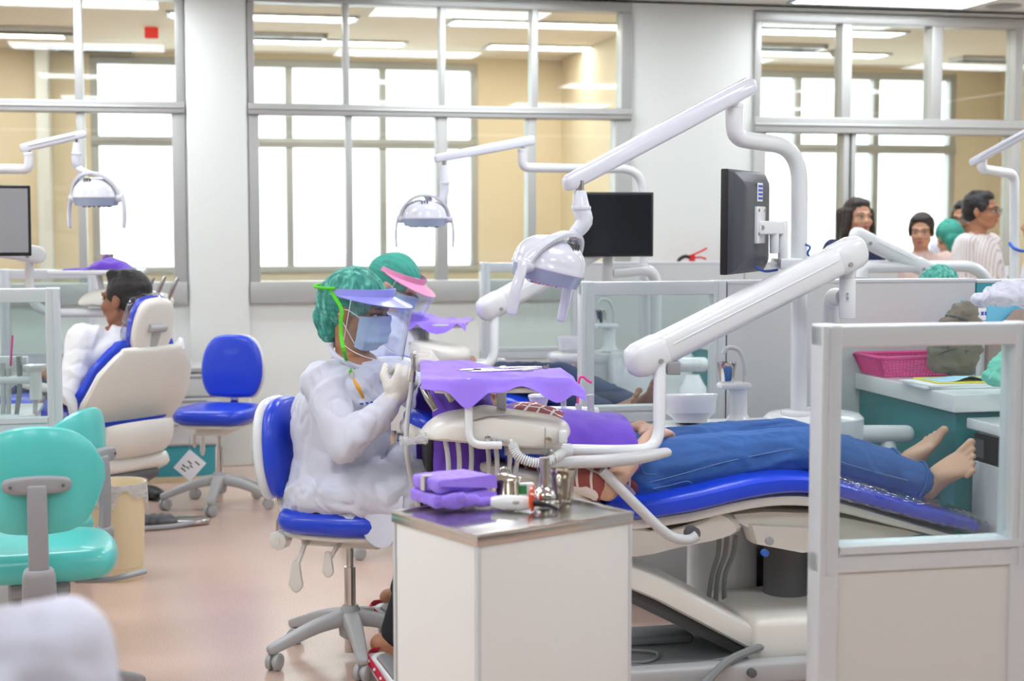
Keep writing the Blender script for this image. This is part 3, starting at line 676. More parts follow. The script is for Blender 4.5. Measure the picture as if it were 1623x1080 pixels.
def monitor(label, c, yaw, w_, h_, group='unit monitors', tilt=0.0, stick=False, scr='screen'):
    """flat monitor; local +y is the way the screen looks"""
    t = thing('monitor', label, 'monitor', c - ZD * h_ / 2, yaw, group)
    ol = [(-w_ / 2, -h_ / 2), (w_ / 2, -h_ / 2), (w_ / 2, h_ / 2), (-w_ / 2, h_ / 2)]
    M0 = Matrix.Translation((0, 0, h_ / 2)) @ Matrix.Rotation(tilt, 4, 'X')
    obj('bezel', MB().box(-w_ / 2, w_ / 2, -.012, .012, -h_ / 2, h_ / 2, M0, .004), 'black', t)
    obj('screen', MB().box(-w_ / 2 + .012, w_ / 2 - .012, .011, .0135, -h_ / 2 + .016, h_ / 2 - .012, M0), scr, t)
    bk = obj('back_shell', MB().loft([[M0 @ V3((sx * w_ / 2 * k, y, sz * h_ / 2 * k2)) for sx, sz in ((-1, -1), (1, -1), (1, 1), (-1, 1))] for y, k, k2 in ((-.008, .99, .99), (-.028, .97, .96), (-.05, .8, .78), (-.058, .66, .64))]), 'monitor_back', t, False, .006)
    obj('vent_slot', MB().box(-w_ * .3, w_ * .3, -.046, -.04, h_ * .4, h_ * .408, M0), 'black', bk)
    obj('panel_seam', MB().box(-w_ * .36, -w_ * .14, -.0545, -.05, -h_ * .17, -h_ * .163, M0).box(-w_ * .36, -w_ * .355, -.05, -.045, -h_ * .16, h_ * .2, M0), 'black', bk)
    obj('mount_plate', MB().box(-.05, .05, -.068, -.056, -.05 - .02, .05, M0, .002), 'white_plastic', t)
    for sx in (-1, 1):
        for sz in (-1, 1): obj('screw', MB().cyl(M0 @ V3((sx * .038, -.072, sz * .038)), M0 @ V3((sx * .038, -.066, sz * .038)), .005, 8), 'mid_grey', t)
    if stick:
        s_ = obj('sticker', MB().box(w_ * .02 - .03, w_ * .02 + .03, -.0605, -.058, h_ * .2, h_ * .2 + .06, M0), 'paper', bk)
        for k in range(4): obj('print_line', MB().box(w_ * .02 - .026, w_ * .02 + .026, -.0612, -.0603, h_ * .2 + .006 + k * .013, h_ * .2 + .014 + k * .013, M0), 'ink_blue', s_)
    return t
def hose(name, pts, r, m, t, k=6, n=8): return obj(name, MB().tube(pts, r, n, k), m, t, True)
def cup_lathe(r0, r1, h, flutes=0, wall=.0015, n=40):
    mb = MB(); rings = []
    def ring(r, z, fl): return [V3(((r + (fl * (.5 + .5 * math.cos(j * flutes * 2 * PI / n)) if flutes else 0)) * math.cos(2 * PI * j / n), (r + (fl * (.5 + .5 * math.cos(j * flutes * 2 * PI / n)) if flutes else 0)) * math.sin(2 * PI * j / n), z)) for j in range(n)]
    rings = [ring(r0 * .9, 0, 0), ring(r0, .003, 0), ring(r0 + (r1 - r0) * .1, h * .1, -.002), ring(r0 + (r1 - r0) * .7, h * .72, -.003), ring(r1 * .97, h * .84, 0), ring(r1, h, 0), ring(r1 - wall, h, 0), ring(r1 * .95 - wall, h * .84, 0), ring(r0 - wall, .006, 0), ring(.001, .006, 0)]
    return mb.loft(rings)
def cuspidor(label, foot, bowl_c, bowl_r, tower, k=1.0, group='spittoon units', body=None):
    """spittoon: basin on a pedestal deck with a filler tower"""
    t = thing('cuspidor', label, 'cuspidor', (foot.x, foot.y, 0), ANG, group)
    Mi = WM(t).inverted(); bl = Mi @ bowl_c; tw = Mi @ tower
    pr = [(.02, -.09), (.052, -.088), (.06, -.075), (.085, -.055), (bowl_r * .95, -.02), (bowl_r * 1.0, .0), (bowl_r * .985, .006), (bowl_r * .95, 0), (bowl_r * .86, -.025), (.05, -.05), (.01, -.056)]
    obj('bowl', MB().lathe([(a * k, b * k) for a, b in pr], 36, Matrix.Translation(bl) @ Matrix.Rotation(math.radians(-5), 4, 'X')), 'white_gloss', t)
    dz = tw.z
    obj('deck', MB().pad([(bl.x - .1 * k, bl.y - .08), (tw.x, tw.y - .1), (tw.x + .22 * k, tw.y - .1), (tw.x + .26 * k, tw.y + .02), (tw.x + .2 * k, tw.y + .12), (tw.x, tw.y + .12), (bl.x - .1 * k, bl.y + .1)], .05, .02, 0, Matrix.Translation((0, 0, dz - .03)), 3), 'white_plastic', t)
    obj('pedestal', MB().lathe([(.1 * k, .0), (.11 * k, .02), (.095 * k, .08), (.09 * k, dz - .08), (.1 * k, dz - .04)], 28, Matrix.Translation(((bl.x + tw.x) / 2 + .03, tw.y, 0)), (1.3, .9)), 'white_plastic', t)
    tower_o = obj('filler_tower', MB().lathe([(.042 * k, 0), (.034 * k, .01), (.026 * k, .025), (.025 * k, .1 * k), (.03 * k, .112 * k)], 22, Matrix.Translation(tw), (1.2, .9)).pad([(-.062 * k, -.03), (.03 * k, -.034), (.036 * k, 0), (.03 * k, .034), (-.062 * k, .03), (-.07 * k, 0)], .022, .011, 0, Matrix.Translation(tw + V3((0, 0, .122 * k))), 4), 'white_plastic', t)
    z0 = tw.z + .13 * k
    obj('spout', MB().tube([V3((tw.x + .02 * k, tw.y, z0)), V3((tw.x + .02 * k, tw.y, z0 + .06 * k)), V3((tw.x + .0 * k, tw.y, z0 + .11 * k)), V3((tw.x - .04 * k, tw.y, z0 + .12 * k)), V3((tw.x - .055 * k, tw.y, z0 + .1 * k))], .0075 * k, 12, 5), 'grey_arm', t)
    return t, WM(t) @ V3((tw.x - .042 * k, tw.y, tw.z + .133 * k))
# ================================================================== NEAR BAY
def onz(px, py, z):
    d = ray(px, py); return V3((0, 0, CAMZ)) + d * ((z - CAMZ) / d.z)
# ---- near glass screen at the right edge
vn = 3.02
ua = W(1303, 560, vn - .03)[0]; hN = W(1320, 517, vn - .03)[1]; zbN = W(1330, 910, vn - .03)[1]
pn = partition('screen_partition', 'nearest glass screen in a pale metal frame, at the right edge in front of the patient\'s feet', vn, ua, ua + 1.5, zbN, hN, [W(1606, 700, vn - .03)[0]], .046, low_m='laminate', dep=.06)
# ---- trolley cabinet with steel top
zc = .77; th1 = math.radians(36.5)
cA = P(757, 850, 3.1); e1 = V3((math.cos(th1), math.sin(th1), 0)); e2 = V3((-e1.y, e1.x, 0)); la, lb = .425, .335
zc = cA.z
cart = thing('instrument_cabinet', 'white cabinet with stainless steel top standing in front of the dentist', 'cabinet', (cA + e1 * la / 2 + e2 * lb / 2) * 1.0, th1)
cart.location.z = 0
obj('body', MB().box(-la / 2 + .012, la / 2 - .012, -lb / 2 + .012, lb / 2 - .012, .06, zc - .02), 'laminate_white', cart)
for a, b, c, d, n in ((-la / 2 + .008, la / 2 - .008, -lb / 2 + .004, -lb / 2 + .014, 'door'), (-la / 2 + .008, la / 2 - .008, lb / 2 - .014, lb / 2 - .004, 'back_panel')):
    obj(n, MB().box(a, b, c, d, .07, zc - .024, None, .002), 'laminate_white', cart)
for x0 in (-la / 2 + .004, la / 2 - .014): obj('side_panel', MB().box(x0, x0 + .01, -lb / 2 + .016, lb / 2 - .016, .07, zc - .024, None, .002), 'laminate_white', cart)
for sx in (-1, 1):
    for sy in (-1, 1): obj('corner_trim', MB().box(sx * la / 2 - .012 if sx > 0 else -la / 2 + .002, la / 2 - .002 if sx > 0 else -la / 2 + .012, sy * lb / 2 - .012 if sy > 0 else -lb / 2 + .002, lb / 2 - .002 if sy > 0 else -lb / 2 + .012, .05, zc - .022, None, .003), 'alu_light', cart)
tp = obj('worktop', MB().box(-la / 2, la / 2, -lb / 2, lb / 2, zc - .024, zc - .002, None, .002), 'steel', cart)
rim = MB()
for (a, b, c, d) in ((-la / 2, la / 2, -lb / 2, -lb / 2 + .009), (-la / 2, la / 2, lb / 2 - .009, lb / 2), (-la / 2, -la / 2 + .009, -lb / 2 + .009, lb / 2 - .009), (la / 2 - .009, la / 2, -lb / 2 + .009, lb / 2 - .009)): rim.box(a, b, c, d, zc - .003, zc + .002)
obj('rim', rim, 'steel', tp)
for sx in (-1, 1):
    for sy in (-1, 1): obj('caster', MB().cyl((sx * .16 - .012, sy * .12, .03), (sx * .16 + .012, sy * .12, .03), .03, 16, bev=.004).cyl((sx * .16, sy * .12, .03), (sx * .16, sy * .12, .062), .01, 10), 'dark_grey', cart)
# wrapped instrument packs
def wrapped_pack(label, c, rot, sx, sy, h, seed, tape=False, knot=False):
    t = thing('wrapped_pack', label, 'pack', c, rot, 'purple wrapped instrument packs')
    def f(p, n): return 0.0035 * noise.noise(p * 26 + V3((seed, 0, 0))) + .002 * noise.noise(p * 60)
    mb = MB().box(-sx / 2, sx / 2, -sy / 2, sy / 2, 0.004, h, None, .008)
    if knot: mb.ell((-.2 * sx, -sy / 2 - .004, h * .55), (.035, .014, .02)).ell((.02 * sx, -sy / 2 - .002, h * .5), (.04, .012, .016)).ell((-.12 * sx, -sy / 2 - .014, h * .8), (.014, .01, .013)).ell((.34 * sx, -sy / 2, h * .3), (.04, .016, .012))
    me = reme(mb, .004, 2, f, 'cloth'); zmin = min(v.co.z for v in me.vertices)
    for v in me.vertices: v.co.z -= zmin
    obj('wrap', me, 'purple', t)
    fl = MB()
    def sh(u, v): x = -sx * .5 - .002 + u * (sx + .004); y = -sy / 2 - .003 - .004 * v; return V3((x, y + .001 * noise.noise(V3((u * 9, v * 4, seed))), h * (.98 - v * (.35 + .5 * u))))
    obj('fold_flap', fl.sheet(sh, 14, 6, .0015), 'purple', t)
    if tape: obj('tape', MB().box(-sx / 2 - .006, -sx / 2 - .0035, -.006, .008, h * .15, h * .98).box(-sx / 2 - .006, -sx / 2 + .02, -.006, .008, h + .001, h + .003), 'tape', t)
    return t
pc = onz(716, 800, zc)
wrapped_pack('lower purple cloth instrument pack with knotted folds, on the steel cabinet top', pc, th1 - .1, .155, .125, .034, 3, knot=True)
wrapped_pack('upper purple cloth instrument pack closed with a strip of tape', pc + V3((0.002, 0.004, .0345)), th1 - .02, .15, .12, .036, 8, tape=True)
# steel jar
j0 = onz(800, 788, zc + .0)
t = thing('steel_jar', 'round steel jar with domed lid beside the purple packs', 'jar', j0)
obj('body', MB().lathe([(.028, 0), (.034, .002), (.035, .006), (.035, .038), (.037, .042)], 32), 'steel_warm', t)
ld = obj('lid', MB().lathe([(.038, .042), (.039, .046), (.034, .05), (.012, .056), (.002, .057)], 32), 'steel_warm', t)
obj('handle', MB().tube([V3((-.012, 0, .054)), V3((-.009, 0, .066)), V3((0, 0, .07)), V3((.009, 0, .066)), V3((.012, 0, .054))], .002, 8, 4), 'chrome', ld)
# bulb-shaped steel dispenser
f0 = onz(863, 803, zc)
t = thing('steel_dispenser', 'bulb-shaped chrome dispenser with tall tube neck and wire, beside the fluted cup', 'dispenser', f0)
obj('bulb', MB().lathe([(.014, 0), (.02, .003), (.0265, .014), (.0275, .024), (.023, .036), (.012, .044), (.0105, .05)], 32), 'chrome', t)
obj('neck', MB().lathe([(.0105, .048), (.0105, .108), (.012, .109), (.012, .112), (.009, .1125)], 24), 'steel', t)
obj('wire', MB().tube([V3((0, 0, .11)), V3((.001, 0, .155)), V3((.001, 0, .18))], .0011, 6).tube([V3((0, 0, .12)), V3((.012, 0, .128)), V3((.022, 0, .12)), V3((.026, .004, .1))], .0012, 6, 4), 'steel', t)
# fluted steel cup
c0 = onz(892, 795, zc); t = tag(obj('steel_cup', cup_lathe(.0215, .031, .076, 13, n=78), 'steel_warm'), 'fluted steel cup on the cabinet, right of the dispenser', 'cup', 'steel cups'); t.location = c0
# curing light with orange shield
k0 = onz(800, 809, zc); t = thing('curing_light', 'white curing light lying on the cabinet with an orange shield', 'curing light', k0)
d = (onz(895, 813, zc) - k0); d.z = 0; d.normalize(); sd = V3((-d.y, d.x, 0)); zz = V3((0, 0, .0175))
obj('handle', MB().tube([zz - d * .03, zz + d * .0, zz + d * .04, zz + d * .058], [.012, .0175, .017, .0135], 20, 4), 'white_plastic', t)
obj('shield', MB().lathe([(.006, -.001), (.028, -.0035), (.03, -.002), (.029, .001), (.006, .002)], 30, MF(zz + d * .064 + V3((0, 0, .0125)), sd, ZD, d)), 'orange_shield', t)
obj('tip', MB().tube([zz + d * .06, zz + d * .085, zz + d * .105 - V3((0, 0, .004)), zz + d * .122 - V3((0, 0, .011))], [.007, .006, .005, .0035], 12, 3), 'black', t)
obj('button', MB().ell(zz + d * .03 - sd * .0155 + V3((0, 0, .004)), (.009, .004, .005)), 'grey_plastic', t)
bx = onz(832, 786, zc); t = thing('label_box', 'small white box with green printing behind the curing light', 'box', bx, .2)
obj('box', MB().box(-.02, .02, -.01, .01, 0, .03, None, .001), 'paper', t); obj('print', MB().box(-.018, .002, -.0112, -.0098, .006, .026), 'green_label', t)

# ---- operator stool under the dentist
st = FLOORP(552, 4.86)
blue_stool(st, math.radians(-16), 'blue operator stool with grey star base that the dentist sits on', math.radians(212), .475)

# ---- patient chair
VC = 4.583                                             # centre line of the near patient chair
U0 = W(1200, 770, VC)[0]
VN = VC - .27
def cpz(px, py, v=VN): u, z = W(px, py, v); return V3((u - U0, 0, z))
def dental_chair(label, loc, rotz, back, headr, arms=(-1, 1), hw=1.0, plate=True, adx=0.0, seat_on=True, arm_up=False, group='dental chairs', film=True, full=True, base_flip=1):
    t = thing('dental_chair', label, 'dental chair', loc, rotz, group)
    Y1 = V3((0, 1, 0))
    seat = [cpz(*q) for q in ((985, 806), (1020, 812), (1100, 799), (1200, 776), (1275, 771), (1340, 782), (1440, 810), (1520, 832), (1572, 846))]
    obj('seat_cushion', MB().strip(seat, [.44, .52, .54, .54, .52, .5, .46, .42, .34], [.06, .07, .075, .075, .07, .065, .06, .055, .05], Y1, 28, .5, 4), 'blue_vinyl', t)
    obj('back_cushion', MB().strip(back, [.38, .5, .54, .48, .32], [.05, .06, .06, .055, .045], Y1, 28, .5, 4), 'blue_vinyl', t)
    dn = lambda p, z: p - ZD * z
    sh = [dn(p, .052) for p in seat[1:]]
    obj('leg_shell', MB().strip(sh, [.4, .44, .46, .46, .44, .42, .38, .34], [.05, .05, .05, .05, .045, .035, .025, .02], Y1, 24, .5, 3), 'warm_plastic', t)
    bd = []
    for i, p in enumerate(back):
        tg = (back[min(i + 1, len(back) - 1)] - back[max(i - 1, 0)]).normalized(); nr = Y1.cross(tg)
        if nr.x * 1 > 0 and nr.z > 0: nr = -nr
        nr = V3((-abs(tg.z), 0, -abs(tg.x))) if tg.z >= 0 and tg.x <= 0 else nr
        bd.append(p + nr * .058)
    obj('back_shell', MB().strip(bd, [.38, .52, .565, .51, .33], [.06, .06, .06, .05, .04], Y1, 24, .55, 4), 'warm_plastic', t)
    # headrest
    hd = headr; hv = (hd[1] - hd[0]).normalized(); hn = Y1.cross(hv); hn = hn if (hn.x - .3 * hn.z) < 0 else -hn
    HO = [(x * hw, y) for x, y in ((-.11, -.1), (0, -.12), (.11, -.1), (.13, 0), (.1, .1), (0, .125), (-.1, .1), (-.13, 0))]
    obj('headrest', MB().pad(HO, .05, .025, .008, MF((hd[0] + hd[1]) / 2, Y1, hv), 4), 'blue_vinyl', t)
    obj('headrest_shell', MB().pad(HO, .05, .025, .01, MF((hd[0] + hd[1]) / 2 + hn * .032, Y1, hv), 4), 'warm_plastic', t)
    obj('headrest_stem', MB().strip([(hd[0] + hd[1]) / 2 + hn * .06, hd[0] + hn * .05, bd[-1] + (bd[-2] - bd[-1]) * .4], .05, .018, Y1, 12, .5, 2).cyl((hd[0] + hd[1]) / 2 + hn * .06 - Y1 * .045, (hd[0] + hd[1]) / 2 + hn * .06 + Y1 * .045, .02, 14, bev=.004), 'grey_plastic', t)
    # underbody casting
    def prof(l, v): return [(q.x, q.z) for q in (cpz(a, b, v) for a, b in l)]
    M = MF(V3((0, 0, 0)), V3((1, 0, 0)), ZD)            # local xy -> x,z ; local z -> -y
    obj('underbody', MB().pad(prof([(905, 800), (960, 832), (1040, 842), (1120, 832), (1160, 812), (1192, 838), (1165, 856), (1090, 872), (1010, 890), (940, 884), (905, 850)], VN + .08), .36, .03, 0, M, 3), 'warm_plastic', t)
    obj('leg_carrier', MB().pad(prof([(1150, 815), (1280, 812), (1400, 832), (1480, 850), (1400, 858), (1330, 870), (1285, 878), (1190, 845)], VN + .1), .3, .02, 0, M, 2), 'warm_plastic', t)
    obj('bracket', MB().pad(prof([(1196, 836), (1330, 842), (1330, 878), (1280, 882), (1205, 868)], VN + .06), .1, .006, 0, M @ Matrix.Translation((0, 0, .12)), 1), 'warm_plastic', t)
    if not full: return t
    p = cpz(1218, 857, VN - .01); obj('bolt', MB().cyl(V3((p.x, -.295, p.z)), V3((p.x, -.28, p.z)), .013, 14, bev=.002), 'mid_grey', t)
    p = cpz(1214, 878, VN - .01); obj('bolt', MB().cyl(V3((p.x, -.28, p.z)), V3((p.x, -.26, p.z)), .011, 14, bev=.002), 'cable_blue', t)
    # lifting link: a sloping channel cover
    a, b, c = cpz(960, 900, VC - .2), cpz(1050, 938, VC - .2), cpz(1190, 1012, VC - .2)
    ln = MB()
    ln.strip([a, b, c, c + (c - b) * .12], .4, .075, Y1, 20, .3, 1)
    obj('lift_link', ln, 'warm_plastic', t)
    obj('link_edge', MB().strip([a - ZD * .055, c - ZD * .055], .3, .045, Y1, 8, .25, 1), 'dark_grey', t)
    g0, g1 = cpz(1196, 984, VC - .22), cpz(1330, 1062, VC - .22)
    obj('base_cover', MB().box(g0.x, g1.x + .1, -.22, .22, g1.z - .01, g0.z, None, .025), 'warm_plastic', t)
    if plate: obj('base_plate', MB().box(-.62, .42, -.25, .25, .012, .055, None, .01).box(-.5, -.2, .02, .16, .055, .085, None, .012), 'base_grey', t)
    if plate: obj('base_edge', MB().box(-.62, .3, -.3, -.235, .008, .075, None, .012), 'grey_plastic', t)
    p = cpz(1190, 1075, VC - .3); obj('bolt', MB().cyl(V3((p.x, -.318, .05)), V3((p.x, -.29, .05)), .014, 14, bev=.002), 'dark_grey', t)
    q = cpz(1246, 900, VC + .1)
    obj('lift_column', MB().cyl(V3((q.x, .1, .05)), V3((q.x, .1, .5)), .075, 28, bev=.004), 'dark_grey', t)
    # armrests
    ar = [cpz(848, 790), cpz(856, 755), cpz(890, 732), cpz(950, 728), cpz(1010, 722), cpz(1050, 714)]
    for s_ in arms:
        off = Y1 * (s_ * .31) + V3((adx, 0, 0))
        A = obj('armrest', MB().strip([p + off for p in ar], [.03, .05, .06, .065, .06, .045], [.028, .03, .034, .036, .034, .026], Y1, 16, .7, 4), 'grey_arm', t)
        sp_ = [cpz(948, 742), cpz(1000, 795), cpz(1050, 842), cpz(1082, 852), cpz(1098, 845)]
        obj('armrest_tube', MB().tube([p + off for i, p in enumerate(sp_)], .0155, 14, 4), 'grey_arm', t)
        e = sp_[-1] + Y1 * s_ * .29; obj('tube_collar', MB().cyl(e - Y1 * s_ * .03 - V3((.004, 0, 0)), e - V3((.004, 0, 0)), .022, 18), 'dark_grey', t)
    return t
backN = [cpz(*q) for q in ((1012, 812), (940, 770), (880, 740), (810, 722), (755, 712))]
headN = [cpz(745, 708), cpz(705, 692)]
chairN = dental_chair('near dental chair with blue cushions, raised, the patient in jeans lying on it', R(U0, VC, 0), ANG, backN, headN)
# clear plastic film over the foot end
fl = [cpz(*q) for q in ((1330, 776), (1400, 796), (1480, 818), (1540, 834), (1588, 850))]
flm = MB().strip([p + ZD * .004 for p in fl], [.53, .51, .48, .44, .34], [.085, .08, .075, .07, .06], V3((0, 1, 0)), 28, .5, 4)
film = reme(flm, .007, 1, folds(.0035, 22, (1, 1, 1), 4), 'foot_film'); obj('foot_film', film, 'plastic_film', chairN, label='clear plastic film wrapped round the foot end')
# cords on and behind the base
hose('cord', [cpz(1000, 985, VC - .1), cpz(1012, 1005, VC - .15), cpz(1014, 1030, VC - .15)][0:0] or [R(U0, VC, 0) + UD * a + VD * b + ZD * c for a, b, c in ((-.52, -.05, .2), (-.49, -.12, .07), (-.44, -.17, .062), (-.38, -.14, .062), (-.36, -.08, .062), (-.42, -.04, .062), (-.5, -.06, .062), (-.52, -.14, .062), (-.46, -.2, .062), (-.36, -.22, .062), (-.2, -.2, .062), (-.05, -.1, .062))], .0055, 'cord_grey', chairN)
hose('cord', [R(U0, VC, 0) + UD * a + VD * b + ZD * c for a, b, c in ((-.4, -.36, .005), (-.3, -.34, .03), (-.2, -.3, .09), (-.05, -.2, .1), (.05, -.1, .1))], .013, 'cord_grey', chairN)
for dx in (0, 12, 26): hose('cable', [WP(1140 + dx, 850, VC), WP(1138 + dx * .9, 880, VC + .02), WP(1128 + dx * .8, 915, VC + .05), WP(1122 + dx, 960, VC + .1)], .008, 'cord_grey', chairN)

# ---- delivery unit: console, tray, hoses, arms
CONS = [(-.219, -.018), (-.198, .021), (-.149, .047), (-.07, .060), (-.03, .066), (.026, .057), (.114, .044), (.184, .031), (.212, .014), (.2195, -.014), (.2, -.039), (.167, -.053), (.079, -.049), (-.009, -.04), (-.079, -.035), (-.149, -.028)]
def console(t, c, rotz, k=1.0, detail=True, wd=.25):
    """rounded instrument console in room metres"""
    M = Matrix.Translation(c) @ Matrix.Rotation(rotz, 4, 'Z') @ Matrix.Scale(k, 4)
    Mx = M @ MF(V3((0, 0, 0)), V3((1, 0, 0)), ZD)
    b = obj('console', MB().pad(CONS, wd, .05, .004, Mx, 3, (.01, .005)), 'warm_plastic', t, True)
    f = -wd / 2
    obj('console_cover', MB().strip([M @ V3((x, f * .96, z)) for x, z in ((-.075, .038), (-.02, .054), (.03, .056))], .01, .003, M.to_3x3() @ V3((0, 1, 0)), 8, .8, 4), 'grey_plastic', b, True)
    if detail:
        for (x, z, r, m) in ((-.027, -.008, .009, 'chrome'), (-.008, -.012, .007, 'grey_plastic'), (.008, -.016, .007, 'grey_plastic'), (.022, -.017, .007, 'grey_plastic'), (.04, -.018, .005, 'warm_plastic')):
            obj('button', MB().cyl(M @ V3((x, f + .012, z)), M @ V3((x, f - .012, z)), r * k, 14, bev=.002), m, b, True)
        obj('badge', MB().cyl(M @ V3((.145, f + .01, -.017)), M @ V3((.145, f - .006, -.017)), .011 * k, 18, bev=.002), 'steel_warm', b, True)
        obj('switch', MB().box(.175, .2, f - .01, f + .04, -.026, .012, M, .006), 'white_plastic', b, True)
        obj('handle', MB().tube([M @ V3((x, y, z)) for x, y, z in ((-.2, f + .03, -.012), (-.235, f + .02, -.016), (-.272, f + .01, -.018))], [.017 * k, .013 * k, .014 * k], 16, 3).lathe([(.006, -.004), (.016, -.003), (.017, .004), (.012, .01)], 18, MF(M @ V3((-.274, f + .01, -.018)), M.to_3x3() @ V3((0, 1, 0)), ZD)), 'liner', t, True)
    return M
du = P(785, 680, 4.42)
unit = thing('delivery_unit', 'white instrument console on a balance arm above the near patient, with hoses below', 'delivery unit', (P(1046, 640, 4.62).x, P(1046, 640, 4.62).y, 0), 0, 'delivery units')
Mc = console(unit, P(785, 680, 4.42) , math.radians(3))
Yf = 4.27
obj('support_loop', MB().tube(bendpath(TP([(743, 600, Yf + .03), (743, 706, Yf), (795, 706, Yf + .01)]), .04, 6), .0115, 14), 'white_plastic', unit, True)
ty = 4.42
tray_c = P(795, 611, ty)
Mt = Matrix.Translation(tray_c) @ Matrix.Rotation(math.radians(4), 4, 'Z')
obj('tray', MB().pad([(-.185, -.13), (.185, -.13), (.2, -.115), (.2, .115), (.185, .13), (-.185, .13), (-.2, .115), (-.2, -.115)], .018, .009, 0, Mt, 1), 'warm_plastic', unit, True)
obj('tray_bracket', MB().tube([tray_c - ZD * .01, tray_c + V3((0, 0, -.05)), P(795, 660, ty)], .014, 12), 'white_plastic', unit, True)
# lower tube, post and balance arm
obj('swing_tube', MB().tube(bendpath(TP([(800, 712, 4.44), (985, 716, 4.52), (1044, 712, 4.6), (1046, 572, 4.66)]), .17, 10), .019, 20), 'white_plastic', unit, True)
obj('tube_boss', MB().cyl(P(905, 716, 4.48), P(868, 714, 4.46), .024, 18, bev=.004), 'white_plastic', unit, True)
big_arm(unit, P(1014, 571, 4.66), P(1352, 400, 5.0), .1)
cyl0 = P(1343, 505, 5.0)
obj('arm_post', MB().cyl(cyl0, P(1343, 442, 5.0), .0275, 24, bev=.003).cyl(P(1343, 442, 5.0), P(1343, 405, 5.0), .025, 24), 'white_plastic', unit, True)
obj('arm_fork', MB().box(-.012, .03, -.03, .03, -.02, .02, Matrix.Translation(P(1062, 583, 4.68)), .004), 'mid_grey', unit, True)
for dy in (0, 7): obj('screw', MB().cyl(P(1343, 466 + dy, 4.99), P(1343, 466 + dy, 4.965), .004, 8), 'mid_grey', unit, True)
obj('arm_riser', MB().tube(bendpath(TP([(1338, 472, 5.02), (1318, 470, 5.2), (1316, 690, 5.24)]), .06, 8), .03, 20), 'white_plastic', unit, True)
# hoses below the console
for (x, x2, dy) in ((704, 712, 0), (724, 728, .01), (745, 746, .03), (770, 775, .05), (783, 788, .02), (806, 806, .04), (822, 815, .05)):
    hose('hose', [P(x, 690, Yf + .06 + dy), P((x + x2) / 2 + 2, 725, Yf + .06 + dy), P(x2, 770, Yf + .07 + dy), P(x2 + 6, 840, Yf + .12 + dy), P(x2 + 60, 905, Yf + .2 + dy), P(x2 + 150, 900, Yf + .3 + dy)], .0072, 'grey_arm', unit)
cr = MB(); pts = catmull(TP([(812, 704, Yf + .02), (822, 724, Yf), (850, 734, Yf), (878, 728, Yf + .02), (892, 716, Yf + .05)]), 8)
for a, b in zip(pts[:-1], pts[1:]): cr.tube([a, a * .7 + b * .3, a * .35 + b * .65, b], [.0105, .0145, .0145, .0105], 12)
obj('ribbed_hose', cr, 'white_plastic', unit, True)
# handpieces hanging at the left end
for (a, b, c) in (((668, 612), (690, 650), (702, 700)), ((703, 612), (716, 636), (726, 660))):
    hd = obj('handpiece', MB().tube(TP([(a[0], a[1], 4.4), ((a[0] + b[0]) / 2, (a[1] + b[1]) / 2, 4.39), (b[0], b[1], 4.38)]), [.007, .0115, .009], 14, 4), 'steel', unit, True)
hose('handpiece_hose', TP([(656, 590, 4.6), (652, 615, 4.58), (646, 660, 4.5), (644, 705, 4.46), (652, 760, 4.5), (670, 830, 4.55)]), .0078, 'grey_arm', unit)
# ---- purple cloth over the tray
cl = MB()
def cloth(u, v):
    x = -.235 + .465 * u; y = -.19 + .38 * v
    hang = max(0, (-.128 - y)) / .062; hr = max(0, x - .19) / .035
    amt = .18 + .12 * math.sin(u * 19 + .6) + 1.15 * math.exp(-((u - .27) / .1) ** 2) + .35 * math.exp(-((u - .5) / .07) ** 2) + .95 * math.exp(-((u - .84) / .1) ** 2)
    z = .021 + .006 * noise.noise(V3((u * 5, v * 4, 1))) + .012 * math.exp(-((y + .115) / .03) ** 2) + .034 * max(0, (y - .05) / .13) * (.6 + .4 * math.sin(u * 5 + 1)) + .006 * abs(noise.noise(V3((u * 11, v * 9, 3))))
    z -= hang * .055 * max(.1, amt) + hr * .03
    y2 = y + hang * .045
    return Mt @ V3((x, y2 - .012 * hang * noise.noise(V3((u * 8, 0, 0))), z))
solo('tray_cover', cl.sheet(cloth, 60, 40, .002), 'purple', 'purple cloth with turned-up edges covering the instrument tray by the dentist\'s hands', 'cloth')
def dental_tool(label, a, b, z, kind):
    pa, pb = Mt @ V3((a[0], a[1], z)), Mt @ V3((b[0], b[1], z)); d = (pb - pa).normalized(); l = (pb - pa).length
    t = thing('dental_instrument', label, 'instrument', pa, 0, 'steel instruments on the tray'); A = V3((0, 0, 0)); B = pb - pa
    obj('shaft', MB().tube([A, A + (B - A) * .15, (A + B) / 2, B - (B - A) * .15, B], [.0018, .0035, .0042, .0035, .0018], 10, 3), 'chrome', t)
    if kind == 0: obj('mirror', MB().lathe([(.002, -.001), (.011, -.001), (.011, .001), (.002, .001)], 18, MF(B + d * .009 + V3((0, 0, .003)), V3((1, 0, 0)), V3((0, 1, .4)).normalized())), 'chrome', t)
    elif kind == 1: obj('hook', MB().tube([B, B + d * .012 + V3((0, 0, .004)), B + d * .012 + V3((0, .008, .008))], .001, 6, 4), 'chrome', t)
    else: obj('grip', MB().strip([A, A - d * .01 + V3((.004, 0, 0)), A - d * .02], .012, .004, V3((0, 0, 1)).cross(d), 10, .8, 3), 'black', t)
for i, (a, b, k, l) in enumerate((((-.13, .03), (.0, .06), 0, 'mouth mirror lying slantwise at the left of the purple tray cloth'), ((-.1, -.03), (.04, .0), 1, 'hooked steel probe at the front of the purple tray cloth'), ((-.06, .02), (.09, -.04), 2, 'steel tweezers with a dark grip across the middle of the tray cloth'), ((-.02, .04), (.13, .06), 1, 'long steel scaler pointing to the right back of the tray'), ((.0, -.05), (.12, .0), 0, 'steel instrument with a round end at the right front of the tray'))):
    dental_tool(l, a, b, .042 + .0015 * i, k)

